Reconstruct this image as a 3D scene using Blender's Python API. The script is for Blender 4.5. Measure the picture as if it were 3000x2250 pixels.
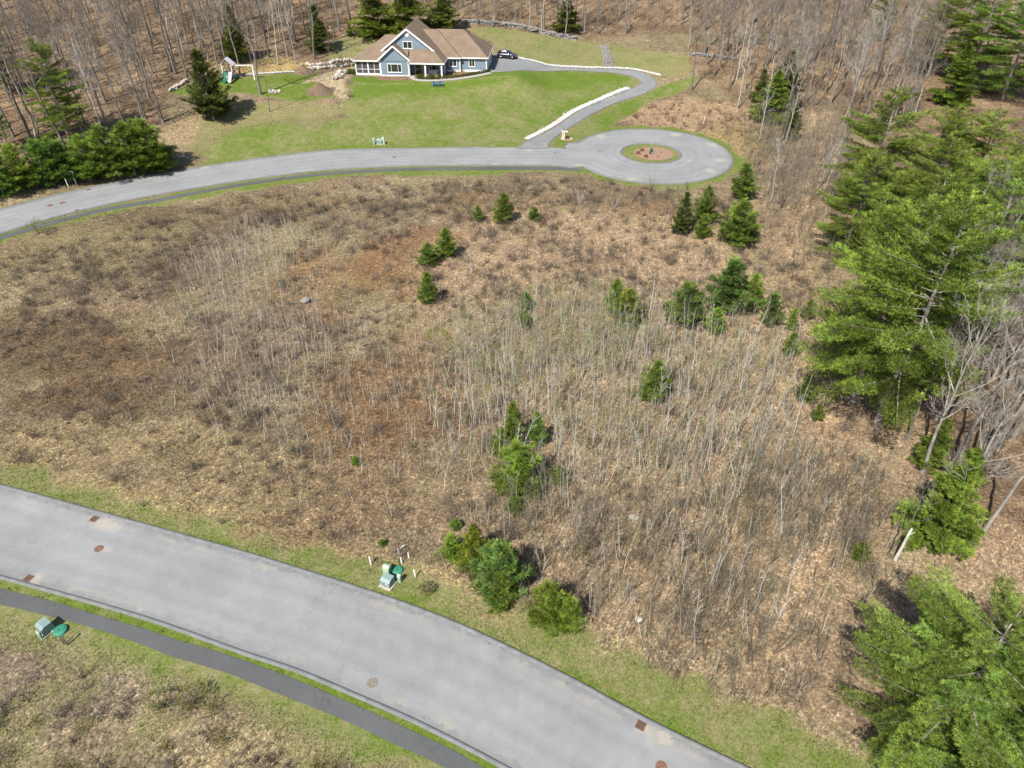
import bpy, bmesh, math, random
import numpy as np
from mathutils import Vector, Matrix
from mathutils.geometry import delaunay_2d_cdt

for o in list(bpy.data.objects):
    bpy.data.objects.remove(o)
scene = bpy.context.scene
COL = scene.collection
rad = math.radians

# ------------------------------------------------------------------ camera
CAM_H = 45.0; PITCH = 37.0; FPX = 2080.0          # drone height, tilt, focal length in photo pixels
cam_data = bpy.data.cameras.new('camera')
cam = bpy.data.objects.new('camera', cam_data); COL.objects.link(cam)
cam.location = (0, 0, CAM_H); cam.rotation_euler = (rad(90 - PITCH), 0, 0)
cam_data.sensor_fit = 'HORIZONTAL'; cam_data.angle = 2 * math.atan(1500 / FPX)
cam_data.clip_start = 0.5; cam_data.clip_end = 6000
scene.camera = cam

# ------------------------------------------------------------------ sky, sun, exposure
SUN_EL = 49.0; SUN_AZ = math.degrees(math.atan2(-0.52, -0.85))   # clockwise from +Y
world = bpy.data.worlds.new('World'); scene.world = world; world.use_nodes = True
wn = world.node_tree.nodes; wl = world.node_tree.links; wn.clear()
sky = wn.new('ShaderNodeTexSky'); sky.sky_type = 'NISHITA'; sky.sun_disc = False
sky.sun_elevation = rad(SUN_EL); sky.sun_rotation = rad(SUN_AZ % 360)
bg = wn.new('ShaderNodeBackground'); bg.inputs['Strength'].default_value = 0.085
wo = wn.new('ShaderNodeOutputWorld')
wl.new(sky.outputs[0], bg.inputs[0]); wl.new(bg.outputs[0], wo.inputs[0])
sd = bpy.data.lights.new('sun', 'SUN'); sd.energy = 5.0; sd.angle = rad(0.53); sd.color = (1.0, 0.955, 0.88)
sun = bpy.data.objects.new('sun', sd); COL.objects.link(sun)
el = rad(SUN_EL); az = rad(SUN_AZ)
sdir = Vector((math.sin(az) * math.cos(el), math.cos(az) * math.cos(el), math.sin(el)))
sun.rotation_euler = sdir.to_track_quat('Z', 'Y').to_euler(); sun.location = (0, 0, 120)
scene.view_settings.view_transform = 'Standard'; scene.view_settings.look = 'None'
scene.view_settings.exposure = 1.0; scene.view_settings.gamma = 1.0
scene.view_settings.use_curve_mapping = False

# ------------------------------------------------------------------ terrain function
_cp, _sp = math.cos(rad(PITCH)), math.sin(rad(PITCH))
_ek = np.array([[-400, -60], [-150, 50], [-100, 86], [-79, 102], [-60, 114], [-40, 124], [-20, 131], [-2, 137],
                [8, 146], [18, 154], [30, 158], [60, 159], [150, 160], [400, 160]], float)
_ex = np.arange(-400, 401, 2.0)
_ey = np.interp(_ex, _ek[:, 0], _ek[:, 1]); _ey = np.convolve(np.pad(_ey, 6, 'edge'), np.ones(13) / 13, 'valid')
def edge_y(x): return np.interp(x, _ex, _ey)
def sstep(t): t = np.clip(t, 0, 1); return t * t * (3 - 2 * t)
HOUSE_XY = [None]
def h(x, y):
    x = np.asarray(x, float); y = np.asarray(y, float)
    t = y - edge_y(x)
    z = 5.0 * sstep((t - 1.0) / 38.0)
    tt = t - 48.0
    z = z + 0.17 * (np.sqrt(tt * tt + 12.0 ** 2) + tt) / 2 - 0.11
    z = np.where(t > 330, np.minimum(z, 5 + 0.17 * 300), z)
    # level building pad
    w = sstep((26 - np.abs(x + 17)) / 9.0) * sstep((14 - np.abs(y - 172)) / 9.0)
    z = z * (1 - w) + 5.05 * w
    return z
def h1(x, y): return float(h(x, y))

def ray(px, py):
    a = (px - 1500.0) / FPX; b = -(py - 1125.0) / FPX
    d = np.array([a, b * _sp + _cp, b * _cp - _sp]); return d
def G(px, py):
    """ground point seen at a photo pixel (used once, to survey where things stand)"""
    d = ray(px, py); t = 5.0; step = 2.0
    for _ in range(2000):
        p = d * t
        if CAM_H + p[2] - h1(p[0], p[1]) < 0:
            lo, hi = t - step, t
            for _ in range(25):
                m = (lo + hi) / 2; p = d * m
                if CAM_H + p[2] - h1(p[0], p[1]) < 0: hi = m
                else: lo = m
            p = d * hi
            return np.array([p[0], p[1], h1(p[0], p[1])])
        t += step
    p = d * t
    return np.array([p[0], p[1], h1(p[0], p[1])])
def P(x, y, z):
    """project to photo pixels"""
    z = z - CAM_H; dep = y * _cp - z * _sp; up = y * _sp + z * _cp
    return 1500 + FPX * x / dep, 1125 - FPX * up / dep
def tall(base, py_top):
    lo, hi = 0.1, 60
    for _ in range(40):
        m = (lo + hi) / 2
        if P(base[0], base[1], base[2] + m)[1] > py_top: lo = m
        else: hi = m
    return lo
def mpp(p):
    """metres per photo pixel (sideways) at a point"""
    dep = p[1] * _cp - (p[2] - CAM_H) * _sp
    return dep / FPX
def GP(pts): return np.array([G(*q)[:2] for q in pts])
def crom(pts, step=1.0, closed=False):
    p = np.asarray(pts, float); n = len(p); out = []
    rng_ = range(n if closed else n - 1)
    for i in rng_:
        if closed: a, b, c, d = p[(i - 1) % n], p[i], p[(i + 1) % n], p[(i + 2) % n]
        else: a, b, c, d = p[max(i - 1, 0)], p[i], p[i + 1], p[min(i + 2, n - 1)]
        m = max(1, int(np.linalg.norm(c - b) / step))
        for k in range(m):
            t = k / m
            out.append(0.5 * ((2 * b) + (-a + c) * t + (2 * a - 5 * b + 4 * c - d) * t * t + (-a + 3 * b - 3 * c + d) * t ** 3))
    if not closed: out.append(p[-1])
    return np.array(out)
def inpoly(x, y, poly):
    x = np.asarray(x); y = np.asarray(y); r = np.zeros(x.shape, bool); n = len(poly)
    for i in range(n):
        x0, y0 = poly[i]; x1, y1 = poly[(i + 1) % n]
        if y0 == y1: continue
        c = ((y0 > y) != (y1 > y)) & (x < (x1 - x0) * (y - y0) / (y1 - y0) + x0)
        r ^= c
    return r
def dist_line(x, y, pl, closed=False):
    x = np.asarray(x, float); y = np.asarray(y, float); d = np.full(x.shape, 1e9); n = len(pl)
    for i in range(n if closed else n - 1):
        ax, ay = pl[i]; bx, by = pl[(i + 1) % n]; vx, vy = bx - ax, by - ay; L = vx * vx + vy * vy + 1e-12
        t = np.clip(((x - ax) * vx + (y - ay) * vy) / L, 0, 1)
        d = np.minimum(d, np.hypot(x - ax - t * vx, y - ay - t * vy))
    return d

# value noise for terrain colouring and scattering
_nr = np.random.default_rng(5); _NT = _nr.random((256, 256))
def vnoise(x, y, s):
    x = np.asarray(x, float) / s + 500; y = np.asarray(y, float) / s + 500
    i = np.floor(x).astype(int); j = np.floor(y).astype(int); u = x - i; v = y - j
    u = u * u * (3 - 2 * u); v = v * v * (3 - 2 * v)
    a = _NT[i & 255, j & 255]; b = _NT[(i + 1) & 255, j & 255]; c = _NT[i & 255, (j + 1) & 255]; d = _NT[(i + 1) & 255, (j + 1) & 255]
    return (a * (1 - u) + b * u) * (1 - v) + (c * (1 - u) + d * u) * v
def fbm(x, y, s, o=3):
    r = 0; a = 0.5; tot = 0
    for k in range(o): r = r + a * vnoise(np.asarray(x) + 31.7 * k, np.asarray(y) - 17.3 * k, s / 2 ** k); tot += a; a *= .5
    return r / tot

# ------------------------------------------------------------------ mesh helpers
class MB:
    def __init__(s): s.v = []; s.f = []; s.n = 0; s.c = []
    def add(s, v, f, col=None):
        v = np.asarray(v, float).reshape(-1, 3)
        s.v.append(v); s.f.append((np.asarray(f, np.int64) + s.n)); s.n += len(v)
        if col is not None: s.c.append(np.broadcast_to(np.asarray(col, float), (len(v), 3)))
        return s
    def box(s, c, d, rz=0, bev=0.0):
        x, y, z = [q / 2 for q in d]
        v = np.array([[i, j, k] for k in (-z, z) for j in (-y, y) for i in (-x, x)])
        if rz:
            ca, sa = math.cos(rz), math.sin(rz); v = np.c_[v[:, 0] * ca - v[:, 1] * sa, v[:, 0] * sa + v[:, 1] * ca, v[:, 2]]
        return s.add(v + np.asarray(c), [[0, 2, 3, 1], [4, 5, 7, 6], [0, 1, 5, 4], [1, 3, 7, 5], [3, 2, 6, 7], [2, 0, 4, 6]])
    def b2(s, a, b):
        a = np.asarray(a, float); b = np.asarray(b, float); return s.box((a + b) / 2, np.abs(b - a))
    def bar(s, p, q, w, t, up=(0, 0, 1)):
        p = np.asarray(p, float); q = np.asarray(q, float); d = q - p; d = d / np.linalg.norm(d)
        u = np.asarray(up, float); sd_ = np.cross(d, u); sd_ /= np.linalg.norm(sd_); u = np.cross(sd_, d)
        v = [c + sd_ * i * w / 2 + u * j * t / 2 for c in (p, q) for j in (-1, 1) for i in (-1, 1)]
        return s.add(v, [[0, 2, 3, 1], [4, 5, 7, 6], [0, 1, 5, 4], [1, 3, 7, 5], [3, 2, 6, 7], [2, 0, 4, 6]])
    def segs(s, p0, p1, r0, r1, n=3, col=None):
        p0 = np.asarray(p0, float).reshape(-1, 3); p1 = np.asarray(p1, float).reshape(-1, 3); N = len(p0)
        r0 = np.broadcast_to(np.asarray(r0, float), (N,)); r1 = np.broadcast_to(np.asarray(r1, float), (N,))
        d = p1 - p0; d = d / (np.linalg.norm(d, axis=1, keepdims=True) + 1e-9)
        a = np.where(np.abs(d[:, 2:3]) > .9, np.array([[1., 0, 0]]), np.array([[0, 0, 1.]]))
        u = np.cross(d, a); u /= np.linalg.norm(u, axis=1, keepdims=True); w = np.cross(d, u)
        an = np.arange(n) * 2 * math.pi / n; ca = np.cos(an)[None, :, None]; sa = np.sin(an)[None, :, None]
        ring = u[:, None] * ca + w[:, None] * sa
        v = np.concatenate([p0[:, None] + ring * r0[:, None, None], p1[:, None] + ring * r1[:, None, None]], 1).reshape(-1, 3)
        k = np.arange(n); f1 = np.c_[k, (k + 1) % n, (k + 1) % n + n, k + n]
        f = (f1[None] + (np.arange(N) * 2 * n)[:, None, None]).reshape(-1, 4)
        if col is not None: col = np.repeat(np.broadcast_to(np.asarray(col, float), (N, 3)), 2 * n, 0)
        return s.add(v, f, col)
    def tube(s, pts, r, n=8, cap=True):
        pts = np.asarray(pts, float); m = len(pts); r = np.broadcast_to(np.asarray(r, float), (m,))
        t = np.gradient(pts, axis=0); t /= np.linalg.norm(t, axis=1, keepdims=True) + 1e-9
        a = np.array([0, 0, 1.]) if abs(t[0][2]) < .9 else np.array([1., 0, 0])
        u = np.cross(t, a); u /= np.linalg.norm(u, axis=1, keepdims=True); w = np.cross(t, u)
        an = np.arange(n) * 2 * math.pi / n
        ring = u[:, None] * np.cos(an)[None, :, None] + w[:, None] * np.sin(an)[None, :, None]
        v = (pts[:, None] + ring * r[:, None, None]).reshape(-1, 3)
        k = np.arange(n); f = []
        for i in range(m - 1): f.append(np.c_[k + i * n, (k + 1) % n + i * n, (k + 1) % n + (i + 1) * n, k + (i + 1) * n])
        base = s.n; s.add(v, np.concatenate(f))
        if cap:
            s.add([pts[-1]], np.zeros((0, 4), int)); ci = s.n - 1 - base
            s.f.append(np.c_[k + (m - 1) * n, (k + 1) % n + (m - 1) * n, np.full(n, ci)] + base)
        return s
    def lathe(s, prof, n=16, c=(0, 0, 0)):
        prof = np.asarray(prof, float); m = len(prof); an = np.arange(n) * 2 * math.pi / n
        v = np.stack([prof[:, None, 0] * np.cos(an), prof[:, None, 0] * np.sin(an), np.repeat(prof[:, 1:2], n, 1)], -1).reshape(-1, 3)
        k = np.arange(n); f = [np.c_[k + i * n, (k + 1) % n + i * n, (k + 1) % n + (i + 1) * n, k + (i + 1) * n] for i in range(m - 1)]
        return s.add(v + np.asarray(c), np.concatenate(f))
    def poly(s, pts):
        return s.add(pts, [list(range(len(pts)))])
    def slab(s, pts, t):
        """polygon with thickness t downwards"""
        pts = np.asarray(pts, float); n = len(pts); lo = pts - np.array([0, 0, t]); b = s.n
        s.add(np.r_[pts, lo], np.zeros((0, 4), int))
        s.f.append(np.array([list(range(n))]) + b); s.f.append(np.array([list(range(2 * n - 1, n - 1, -1))]) + b)
        s.f.append(np.array([[i, i + n, (i + 1) % n + n, (i + 1) % n] for i in range(n)]) + b)
        return s
    def mesh(s, name, smooth=False):
        me = bpy.data.meshes.new(name); v = np.concatenate(s.v) if s.v else np.zeros((0, 3))
        me.vertices.add(len(v)); me.vertices.foreach_set('co', v.astype(np.float32).ravel())
        fs = [f for f in s.f if len(f)]
        li = np.concatenate([f.ravel() for f in fs]); tot = np.concatenate([np.full(len(f), f.shape[1]) for f in fs])
        st = np.r_[0, np.cumsum(tot)[:-1]]
        me.loops.add(len(li)); me.loops.foreach_set('vertex_index', li.astype(np.int32))
        me.polygons.add(len(tot)); me.polygons.foreach_set('loop_start', st.astype(np.int32)); me.polygons.foreach_set('loop_total', tot.astype(np.int32))
        me.polygons.foreach_set('use_smooth', np.full(len(tot), bool(smooth)))
        me.update(calc_edges=True)
        if s.c:
            at = me.color_attributes.new('Col', 'FLOAT_COLOR', 'POINT'); c = np.concatenate(s.c)
            at.data.foreach_set('color', np.c_[c, np.ones(len(c))].astype(np.float32).ravel())
        return me
    def obj(s, name, mat, parent=None, smooth=False, loc=None, rz=0):
        return mk(name, s.mesh(name, smooth), mat, parent, loc, rz)
def mk(name, me, mat=None, parent=None, loc=None, rz=0):
    if mat is not None and not me.materials: me.materials.append(mat)
    o = bpy.data.objects.new(name, me); COL.objects.link(o)
    if parent is not None: o.parent = parent
    if loc is not None: o.location = loc
    if rz: o.rotation_euler = (0, 0, rz)
    return o
def tag(o, label=None, cat=None, group=None, kind=None):
    if label: o['label'] = label
    if cat: o['category'] = cat
    if group: o['group'] = group
    if kind: o['kind'] = kind
    return o
def thing(name, label, cat, loc=(0, 0, 0), rz=0, group=None):
    o = bpy.data.objects.new(name, None); COL.objects.link(o); o.location = loc; o.rotation_euler = (0, 0, rz)
    o.empty_display_size = 0.2
    return tag(o, label, cat, group)
def L3(p): return (float(p[0]), float(p[1]), float(p[2]))

# ------------------------------------------------------------------ materials
ALB = 0.72      # brings surveyed tones to real reflectances at this exposure
def newmat(name):
    m = bpy.data.materials.new(name); m.use_nodes = True; nt = m.node_tree
    b = nt.nodes['Principled BSDF']; return m, nt, b
def N(nt, t, **kw):
    n = nt.nodes.new(t)
    for k, v in kw.items():
        if k in n.inputs: n.inputs[k].default_value = v
        else: setattr(n, k, v)
    return n
def noise(nt, scale, detail=3, rough=.55, coord='Object', vec=None):
    n = N(nt, 'ShaderNodeTexNoise'); n.inputs['Scale'].default_value = scale; n.inputs['Detail'].default_value = detail; n.inputs['Roughness'].default_value = rough
    if vec is None:
        tc = N(nt, 'ShaderNodeTexCoord'); nt.links.new(tc.outputs[coord], n.inputs['Vector'])
    else: nt.links.new(vec, n.inputs['Vector'])
    return n.outputs['Fac']
def ramp(nt, fac, stops):
    r = N(nt, 'ShaderNodeValToRGB'); e = r.color_ramp.elements
    while len(e) < len(stops): e.new(.5)
    for i, (p, c) in enumerate(stops):
        e[i].position = p; e[i].color = (*c, 1) if not np.isscalar(c) else (c, c, c, 1)
    nt.links.new(fac, r.inputs[0]); return r.outputs[0]
def mix(nt, f, a, b, mode='MIX'):
    m = N(nt, 'ShaderNodeMix'); m.data_type = 'RGBA'; m.blend_type = mode
    for i, q in ((0, f), (6, a), (7, b)):
        if isinstance(q, (int, float)): m.inputs[i].default_value = q
        elif isinstance(q, tuple): m.inputs[i].default_value = (*q, 1)
        else: nt.links.new(q, m.inputs[i])
    return m.outputs[2]
def mathn(nt, op, a, b=None, c=None):
    m = N(nt, 'ShaderNodeMath'); m.operation = op
    for i, q in ((0, a), (1, b), (2, c)):
        if q is None: continue
        if isinstance(q, (int, float)): m.inputs[i].default_value = q
        else: nt.links.new(q, m.inputs[i])
    return m.outputs[0]
def attr(nt, name): return N(nt, 'ShaderNodeAttribute', attribute_name=name)
def bump(nt, b, fac, strength=.3, dist=.05):
    n = N(nt, 'ShaderNodeBump'); n.inputs['Strength'].default_value = strength; n.inputs['Distance'].default_value = dist
    nt.links.new(fac, n.inputs['Height']); nt.links.new(n.outputs[0], b.inputs['Normal'])
def pmat(name, col, rough=.7, var=.18, scale=3.0, metal=0.0, bmp=0.0, rnd=0.0):
    """plain procedural surface with tonal variation"""
    m, nt, b = newmat(name)
    f = noise(nt, scale, 5); col = tuple(c * ALB for c in col)
    lo = tuple(max(0, c * (1 - var)) for c in col); hi = tuple(min(1, c * (1 + var)) for c in col)
    c = ramp(nt, f, [(.3, lo), (.7, hi)])
    if rnd:
        oi = N(nt, 'ShaderNodeObjectInfo'); v = mathn(nt, 'MULTIPLY_ADD', oi.outputs['Random'], 2 * rnd, 1 - rnd)
        hs = N(nt, 'ShaderNodeHueSaturation'); nt.links.new(v, hs.inputs['Value']); nt.links.new(c, hs.inputs['Color']); c = hs.outputs[0]
    nt.links.new(c, b.inputs['Base Color']); b.inputs['Roughness'].default_value = rough; b.inputs['Metallic'].default_value = metal
    b.inputs['Specular IOR Level'].default_value = .3
    if bmp: bump(nt, b, noise(nt, scale * 4, 4), bmp, .03)
    return m

# ------------------------------------------------------------------ survey of roads, paths and ground cover (photo pixels -> metres)
near_top = crom(GP([(-700, 1250), (-300, 1350), (0, 1428), (145, 1467), (289, 1507), (434, 1547), (579, 1587), (750, 1636), (1000, 1714), (1170, 1771), (1339, 1836), (1505, 1913), (1681, 2002), (1862, 2101), (2042, 2192), (2164, 2250), (2350, 2345), (2600, 2460)]), 1.0)
near_bot = crom(GP([(-700, 1500), (-300, 1605), (0, 1684), (145, 1724), (289, 1764), (434, 1807), (560, 1850), (717, 1907), (880, 1961), (1042, 2029), (1205, 2100), (1368, 2181), (1498, 2250), (1700, 2360), (1900, 2460)]), 1.0)
nwalk_top = crom(GP([(-700, 1535), (-300, 1643), (0, 1724), (145, 1760), (289, 1803), (434, 1846), (500, 1869), (663, 1918), (825, 1975), (988, 2043), (1151, 2116), (1314, 2192), (1417, 2250), (1600, 2360), (1750, 2450)]), 1.0)
nwalk_bot = crom(GP([(-700, 1583), (-300, 1690), (0, 1771), (145, 1806), (289, 1846), (434, 1896), (500, 1923), (663, 1972), (825, 2037), (988, 2102), (1151, 2178), (1303, 2250), (1480, 2360), (1630, 2450)]), 1.0)
NEAR_ROAD = np.r_[near_top, near_bot[::-1]]; NEAR_WALK = np.r_[nwalk_top, nwalk_bot[::-1]]

_ct = G(1905, 380); _cb = G(1905, 539); CUL_C = np.array([G(1906, 449)[0], (_ct[1] + _cb[1]) / 2]); CUL_R = (_ct[1] - _cb[1]) / 2
_it = G(1906, 420); _ib = G(1906, 482); ISL_C = np.array([G(1906, 449)[0], (_it[1] + _ib[1]) / 2]); ISL_R = (_it[1] - _ib[1]) / 2
far_top = crom(GP([(-900, 830), (-500, 735), (-200, 664), (0, 616), (136, 580), (271, 550), (407, 523), (556, 496), (750, 467), (949, 444), (1085, 438), (1356, 434), (1515, 432), (1600, 433), (1650, 433)]), 1.0)
far_bot = crom(GP([(-900, 930), (-500, 821), (-200, 739), (0, 684), (146, 640), (295, 603), (441, 574), (597, 547), (750, 523), (949, 499), (1166, 487), (1400, 484), (1615, 484)]), 1.0)
def arc(c, r, a0, a1, n):
    a = np.radians(np.linspace(a0, a1, n)); return np.c_[c[0] + r * np.cos(a), c[1] + r * np.sin(a)]
_arc = arc(CUL_C, CUL_R, 205, 205 + 310, 90)
_start = crom(np.r_[far_bot[-1:], [CUL_C + np.array([-CUL_R * 1.06, -CUL_R * .46])], _arc[:1]], 1.0)[:-1]
_end = crom(np.r_[_arc[-1:], [CUL_C + np.array([-CUL_R * 1.03, CUL_R * .42])], far_top[-1:]], 1.0)[1:-1]
FAR_ROAD = np.r_[far_bot[:-1], _start, _arc, _end, far_top[::-1]]
FAR_EDGE_S = np.r_[far_bot[:-1], _start, _arc, _end]
ISLAND = arc(ISL_C, ISL_R, 0, 360, 73)[:-1]
fwalk_top = crom(GP([(-500, 833), (-200, 749), (0, 692), (98, 662), (295, 611), (441, 586), (597, 556), (750, 531), (949, 506), (1166, 493.5), (1400, 489), (1600, 488.5), (1680, 491), (1712, 500)]), 1.0)
fwalk_bot = crom(GP([(-500, 848), (-200, 762), (0, 703), (136, 664), (295, 622), (441, 596), (597, 565), (750, 539), (949, 514), (1166, 501.5), (1400, 498), (1600, 498), (1712, 502)]), 1.0)
FAR_WALK = np.r_[fwalk_top, fwalk_bot[::-1]]
drive_in = crom(GP([(1510, 436), (1530, 424), (1552, 409), (1615, 379), (1677, 336), (1746, 302), (1815, 273), (1857, 257), (1878, 245), (1869, 232), (1834, 221), (1777, 213), (1669, 208), (1554, 208), (1490, 210), (1436, 213)]), 1.0)
drive_out = crom(GP([(1612, 436), (1606, 424), (1631, 400), (1669, 375), (1727, 340), (1784, 311), (1842, 290), (1892, 274), (1919, 259), (1926, 246), (1919, 232), (1892, 217), (1853, 206.5), (1784, 202), (1707, 200.5), (1615, 194.5), (1573, 184), (1511, 170), (1480, 162), (1447, 158)]), 1.0)
DRIVE = np.r_[drive_in, GP([(1429, 206), (1438, 172)]), drive_out[::-1]]
front_walk = crom(GP([(1438, 214), (1400, 222), (1345, 230), (1290, 234.5), (1235, 236), (1212, 231), (1203, 222)]), .5)
GRAVEL_YARD = crom(GP([(1035, 190), (1010, 200), (960, 212), (905, 232), (880, 246), (925, 240), (960, 255), (985, 280), (1012, 286), (1022, 268), (1008, 248), (1025, 225), (1045, 212)]), 1.0, True)
white_a = crom(GP([(1541, 408), (1612, 371), (1675, 329), (1745, 296), (1810, 268), (1843, 257)]), 1.0)      # gravel beside driveway, lower leg
white_b = crom(GP([(1505, 165.5), (1573, 180.5), (1615, 191.5), (1707, 197), (1784, 198.5), (1853, 202.5), (1895, 211), (1936, 221)]), 1.0)
white_c = crom(GP([(640, 229), (690, 223), (760, 216), (820, 212), (880, 209.5)]), 1.0)                       # edging behind the play set

# ------------------------------------------------------------------ ground sheet
def axis(parts):
    out = []
    for a, b, s in parts: out.append(np.arange(a, b, s))
    return np.unique(np.r_[np.concatenate(out), parts[-1][1]])
gx = axis([(-1600, -400, 100), (-400, -150, 12), (-150, -95, 2.0), (-95, 95, .62), (95, 150, 2.0), (150, 400, 12), (400, 1600, 100)])
gy = axis([(-400, -20, 40), (-20, 8, 3), (8, 150, .62), (150, 205, .75), (205, 270, 1.5), (270, 420, 10), (420, 3000, 150)])
X, Y = np.meshgrid(gx, gy); X = X.ravel(); Y = Y.ravel()
Z = h(X, Y)
core = (np.abs(X) < 155) & (Y > 5) & (Y < 275)
xc, yc = X[core], Y[core]
d_near = np.minimum(dist_line(xc, yc, near_top), dist_line(xc, yc, near_bot)); in_near = inpoly(xc, yc, NEAR_ROAD)
d_nw = np.minimum(dist_line(xc, yc, nwalk_top), dist_line(xc, yc, nwalk_bot)); in_nw = inpoly(xc, yc, NEAR_WALK)
d_far = dist_line(xc, yc, FAR_ROAD, True); in_far = inpoly(xc, yc, FAR_ROAD)
d_fw = dist_line(xc, yc, fwalk_bot); in_fw = inpoly(xc, yc, FAR_WALK)
d_dr = dist_line(xc, yc, DRIVE, True); in_dr = inpoly(xc, yc, DRIVE)
d_isl = np.hypot(xc - ISL_C[0], yc - ISL_C[1])
paved = np.minimum.reduce([np.where(in_near, 0, d_near), np.where(in_nw, 0, d_nw), np.where(in_far, 0, d_far), np.where(in_dr, 0, d_dr), np.where(in_fw, 0, dist_line(xc, yc, fwalk_top)), np.where(in_fw, 0, d_fw),
                           dist_line(xc, yc, front_walk) - .6, np.clip(30 - np.hypot(xc + 17, yc - 172), 0, 1) * 0 + 9])
lawnish = np.zeros(len(xc)); lush = np.zeros(len(xc))
n2 = fbm(xc, yc, 2.2); n6 = fbm(xc, yc, 6); n14 = fbm(xc, yc, 14); n30 = fbm(xc, yc, 30)
def soft(poly, w, amp=1.0):
    d = dist_line(xc, yc, poly, True); ins = inpoly(xc, yc, poly); sd_ = np.where(ins, d, -d) + (n2 - .5) * 2 * amp + (n6 - .5) * 2 * amp
    return sstep(sd_ / w + .5)
base = np.tile(np.array([.162, .128, .090]), (len(xc), 1))
def blend(wt, col): base[:] = base * (1 - wt[:, None]) + np.asarray(col)[None] * wt[:, None]
# field tones: olive straw, reddish bracken, grey brush, pale leaf litter
blend(sstep((n14 - .42) / .2) * .7, (.195, .168, .106))
blend(sstep((fbm(xc + 90, yc + 40, 9) - .52) / .12) * .55, (.112, .088, .062))
blend(sstep((fbm(xc - 33, yc + 77, 15) - .5) / .10) * .28, (.098, .076, .056)); blend(sstep((fbm(xc + 133, yc - 27, 7) - .56) / .08) * .5, (.215, .185, .125)); blend(sstep((fbm(xc + 13, yc - 127, 5) - .58) / .07) * .3, (.085, .066, .05))
def blob(px, py, rx, ry, col, a=1.0):
    """patch of different ground cover; radii in metres"""
    c = G(px, py); d = np.hypot((xc - c[0]) / rx, (yc - c[1]) / ry) + (n6 - .5) * 1.1 + (n2 - .5) * .5
    blend(sstep((1.25 - d) / .6) * a, col)
for a in [(980, 820, 9, 11, (.165, .105, .062), .5), (900, 760, 5, 6, (.165, .095, .052), .5), (1180, 760, 10, 9, (.165, .098, .055), .7),
          (1250, 1000, 7, 8, (.150, .095, .056), .5), (1700, 720, 16, 10, (.160, .095, .050), .6), (1480, 600, 12, 6, (.150, .095, .055), .5),
          (1150, 1150, 8, 9, (.135, .082, .046), .6), (1080, 1300, 7, 6, (.125, .083, .050), .5), (1950, 640, 10, 8, (.165, .110, .062), .6),
          (180, 1000, 11, 9, (.098, .072, .046), .85), (400, 1080, 10, 8, (.105, .075, .045), .8), (330, 1180, 10, 5, (.09, .066, .044), .7),
          (520, 800, 6, 8, (.085, .064, .042), .7), (520, 640, 20, 6, (.088, .068, .046), .6), (700, 1020, 8, 10, (.120, .092, .070), .6), (640, 760, 9, 10, (.128, .104, .080), .6),
          (300, 1290, 12, 4, (.190, .155, .095), .8), (700, 1430, 9, 5, (.185, .150, .094), .8), (950, 1480, 9, 5, (.155, .115, .075), .7), (560, 1330, 8, 3, (.185, .150, .09), .7),
          (120, 740, 14, 7, (.165, .138, .082), .7), (850, 590, 14, 4, (.165, .130, .075), .6), (420, 700, 9, 5, (.155, .130, .080), .6),
          (200, 2000, 9, 5, (.195, .165, .125), .8), (120, 1950, 5, 4, (.120, .096, .074), .6), (500, 2180, 7, 3, (.205, .172, .118), .8), (800, 2230, 5, 3, (.23, .195, .12), .7), (300, 2220, 4, 2, (.12, .10, .072), .5)]:
    blob(*a)
LEAF = (.250, .192, .134); LEAF2 = (.330, .245, .158)
leaf_poly = GP([(1330, 640), (1560, 600), (2080, 640), (2230, 560), (2260, 380), (2420, 330), (2500, 500), (2480, 900), (2600, 1200), (3200, 1200), (3300, 2000), (2400, 2080), (2150, 1990), (1900, 1890), (1680, 1800), (1560, 1700), (1400, 1560), (1430, 1380), (1500, 1250), (1330, 1150), (1280, 950), (1230, 830)])
blend(soft(leaf_poly, 9, 3) * (.45 + .5 * sstep((n14 - .35) / .3)), LEAF)
trail = GP([(2385, 300), (2400, 480), (2340, 660), (2330, 780), (2370, 900), (2360, 1000), (2420, 1250), (2480, 1450), (2400, 1600), (2300, 1800)])
blend(sstep((2.6 - dist_line(xc, yc, trail) + (n6 - .5) * 4 + (n2 - .5) * 2) / 2.5) * .75, (.34, .25, .165))
t_hill = yc - edge_y(xc)
forest = sstep((t_hill - 46 + (n6 - .5) * 4) / 6); forest_left = GP([(-900, 640), (-300, 590), (0, 525), (200, 470), (400, 420), (470, 355), (480, 290), (560, 235), (640, 190), (760, 180), (900, 190), (960, 120), (900, 20), (300, -40), (-500, 100), (-1000, 300)])
forest = np.maximum(forest, soft(forest_left, 4, 1.5)); 
rw_ = soft(GP([(2000, 130), (2040, 180), (2090, 235), (2170, 300), (2280, 340), (2440, 310), (2560, 420), (2620, 800), (2690, 1250), (2760, 1500), (3000, 1650), (3500, 1650), (3300, 700), (3300, 120)]), 4, 1.5); forest = np.maximum(forest, rw_)
blend(forest, (.165, .122, .085)); blend(forest * sstep((n6 - .46) / .15) * .75, (.105, .076, .052)); blend(forest * sstep((fbm(xc - 40, yc, 5) - .55) / .1) * .6, (.24, .178, .122))
# brushy bank right of the driveway
bank = GP([(1790, 350), (1850, 310), (2000, 285), (2150, 300), (2290, 370), (2300, 480), (2200, 500), (2160, 440), (2080, 395), (1900, 370)])
blend(soft(bank, 3, 1), (.240, .178, .122)); blend(soft(GP([(2050, 390), (2170, 350), (2280, 390), (2290, 480), (2190, 480)]), 3, 1), (.205, .165, .09))
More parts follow.
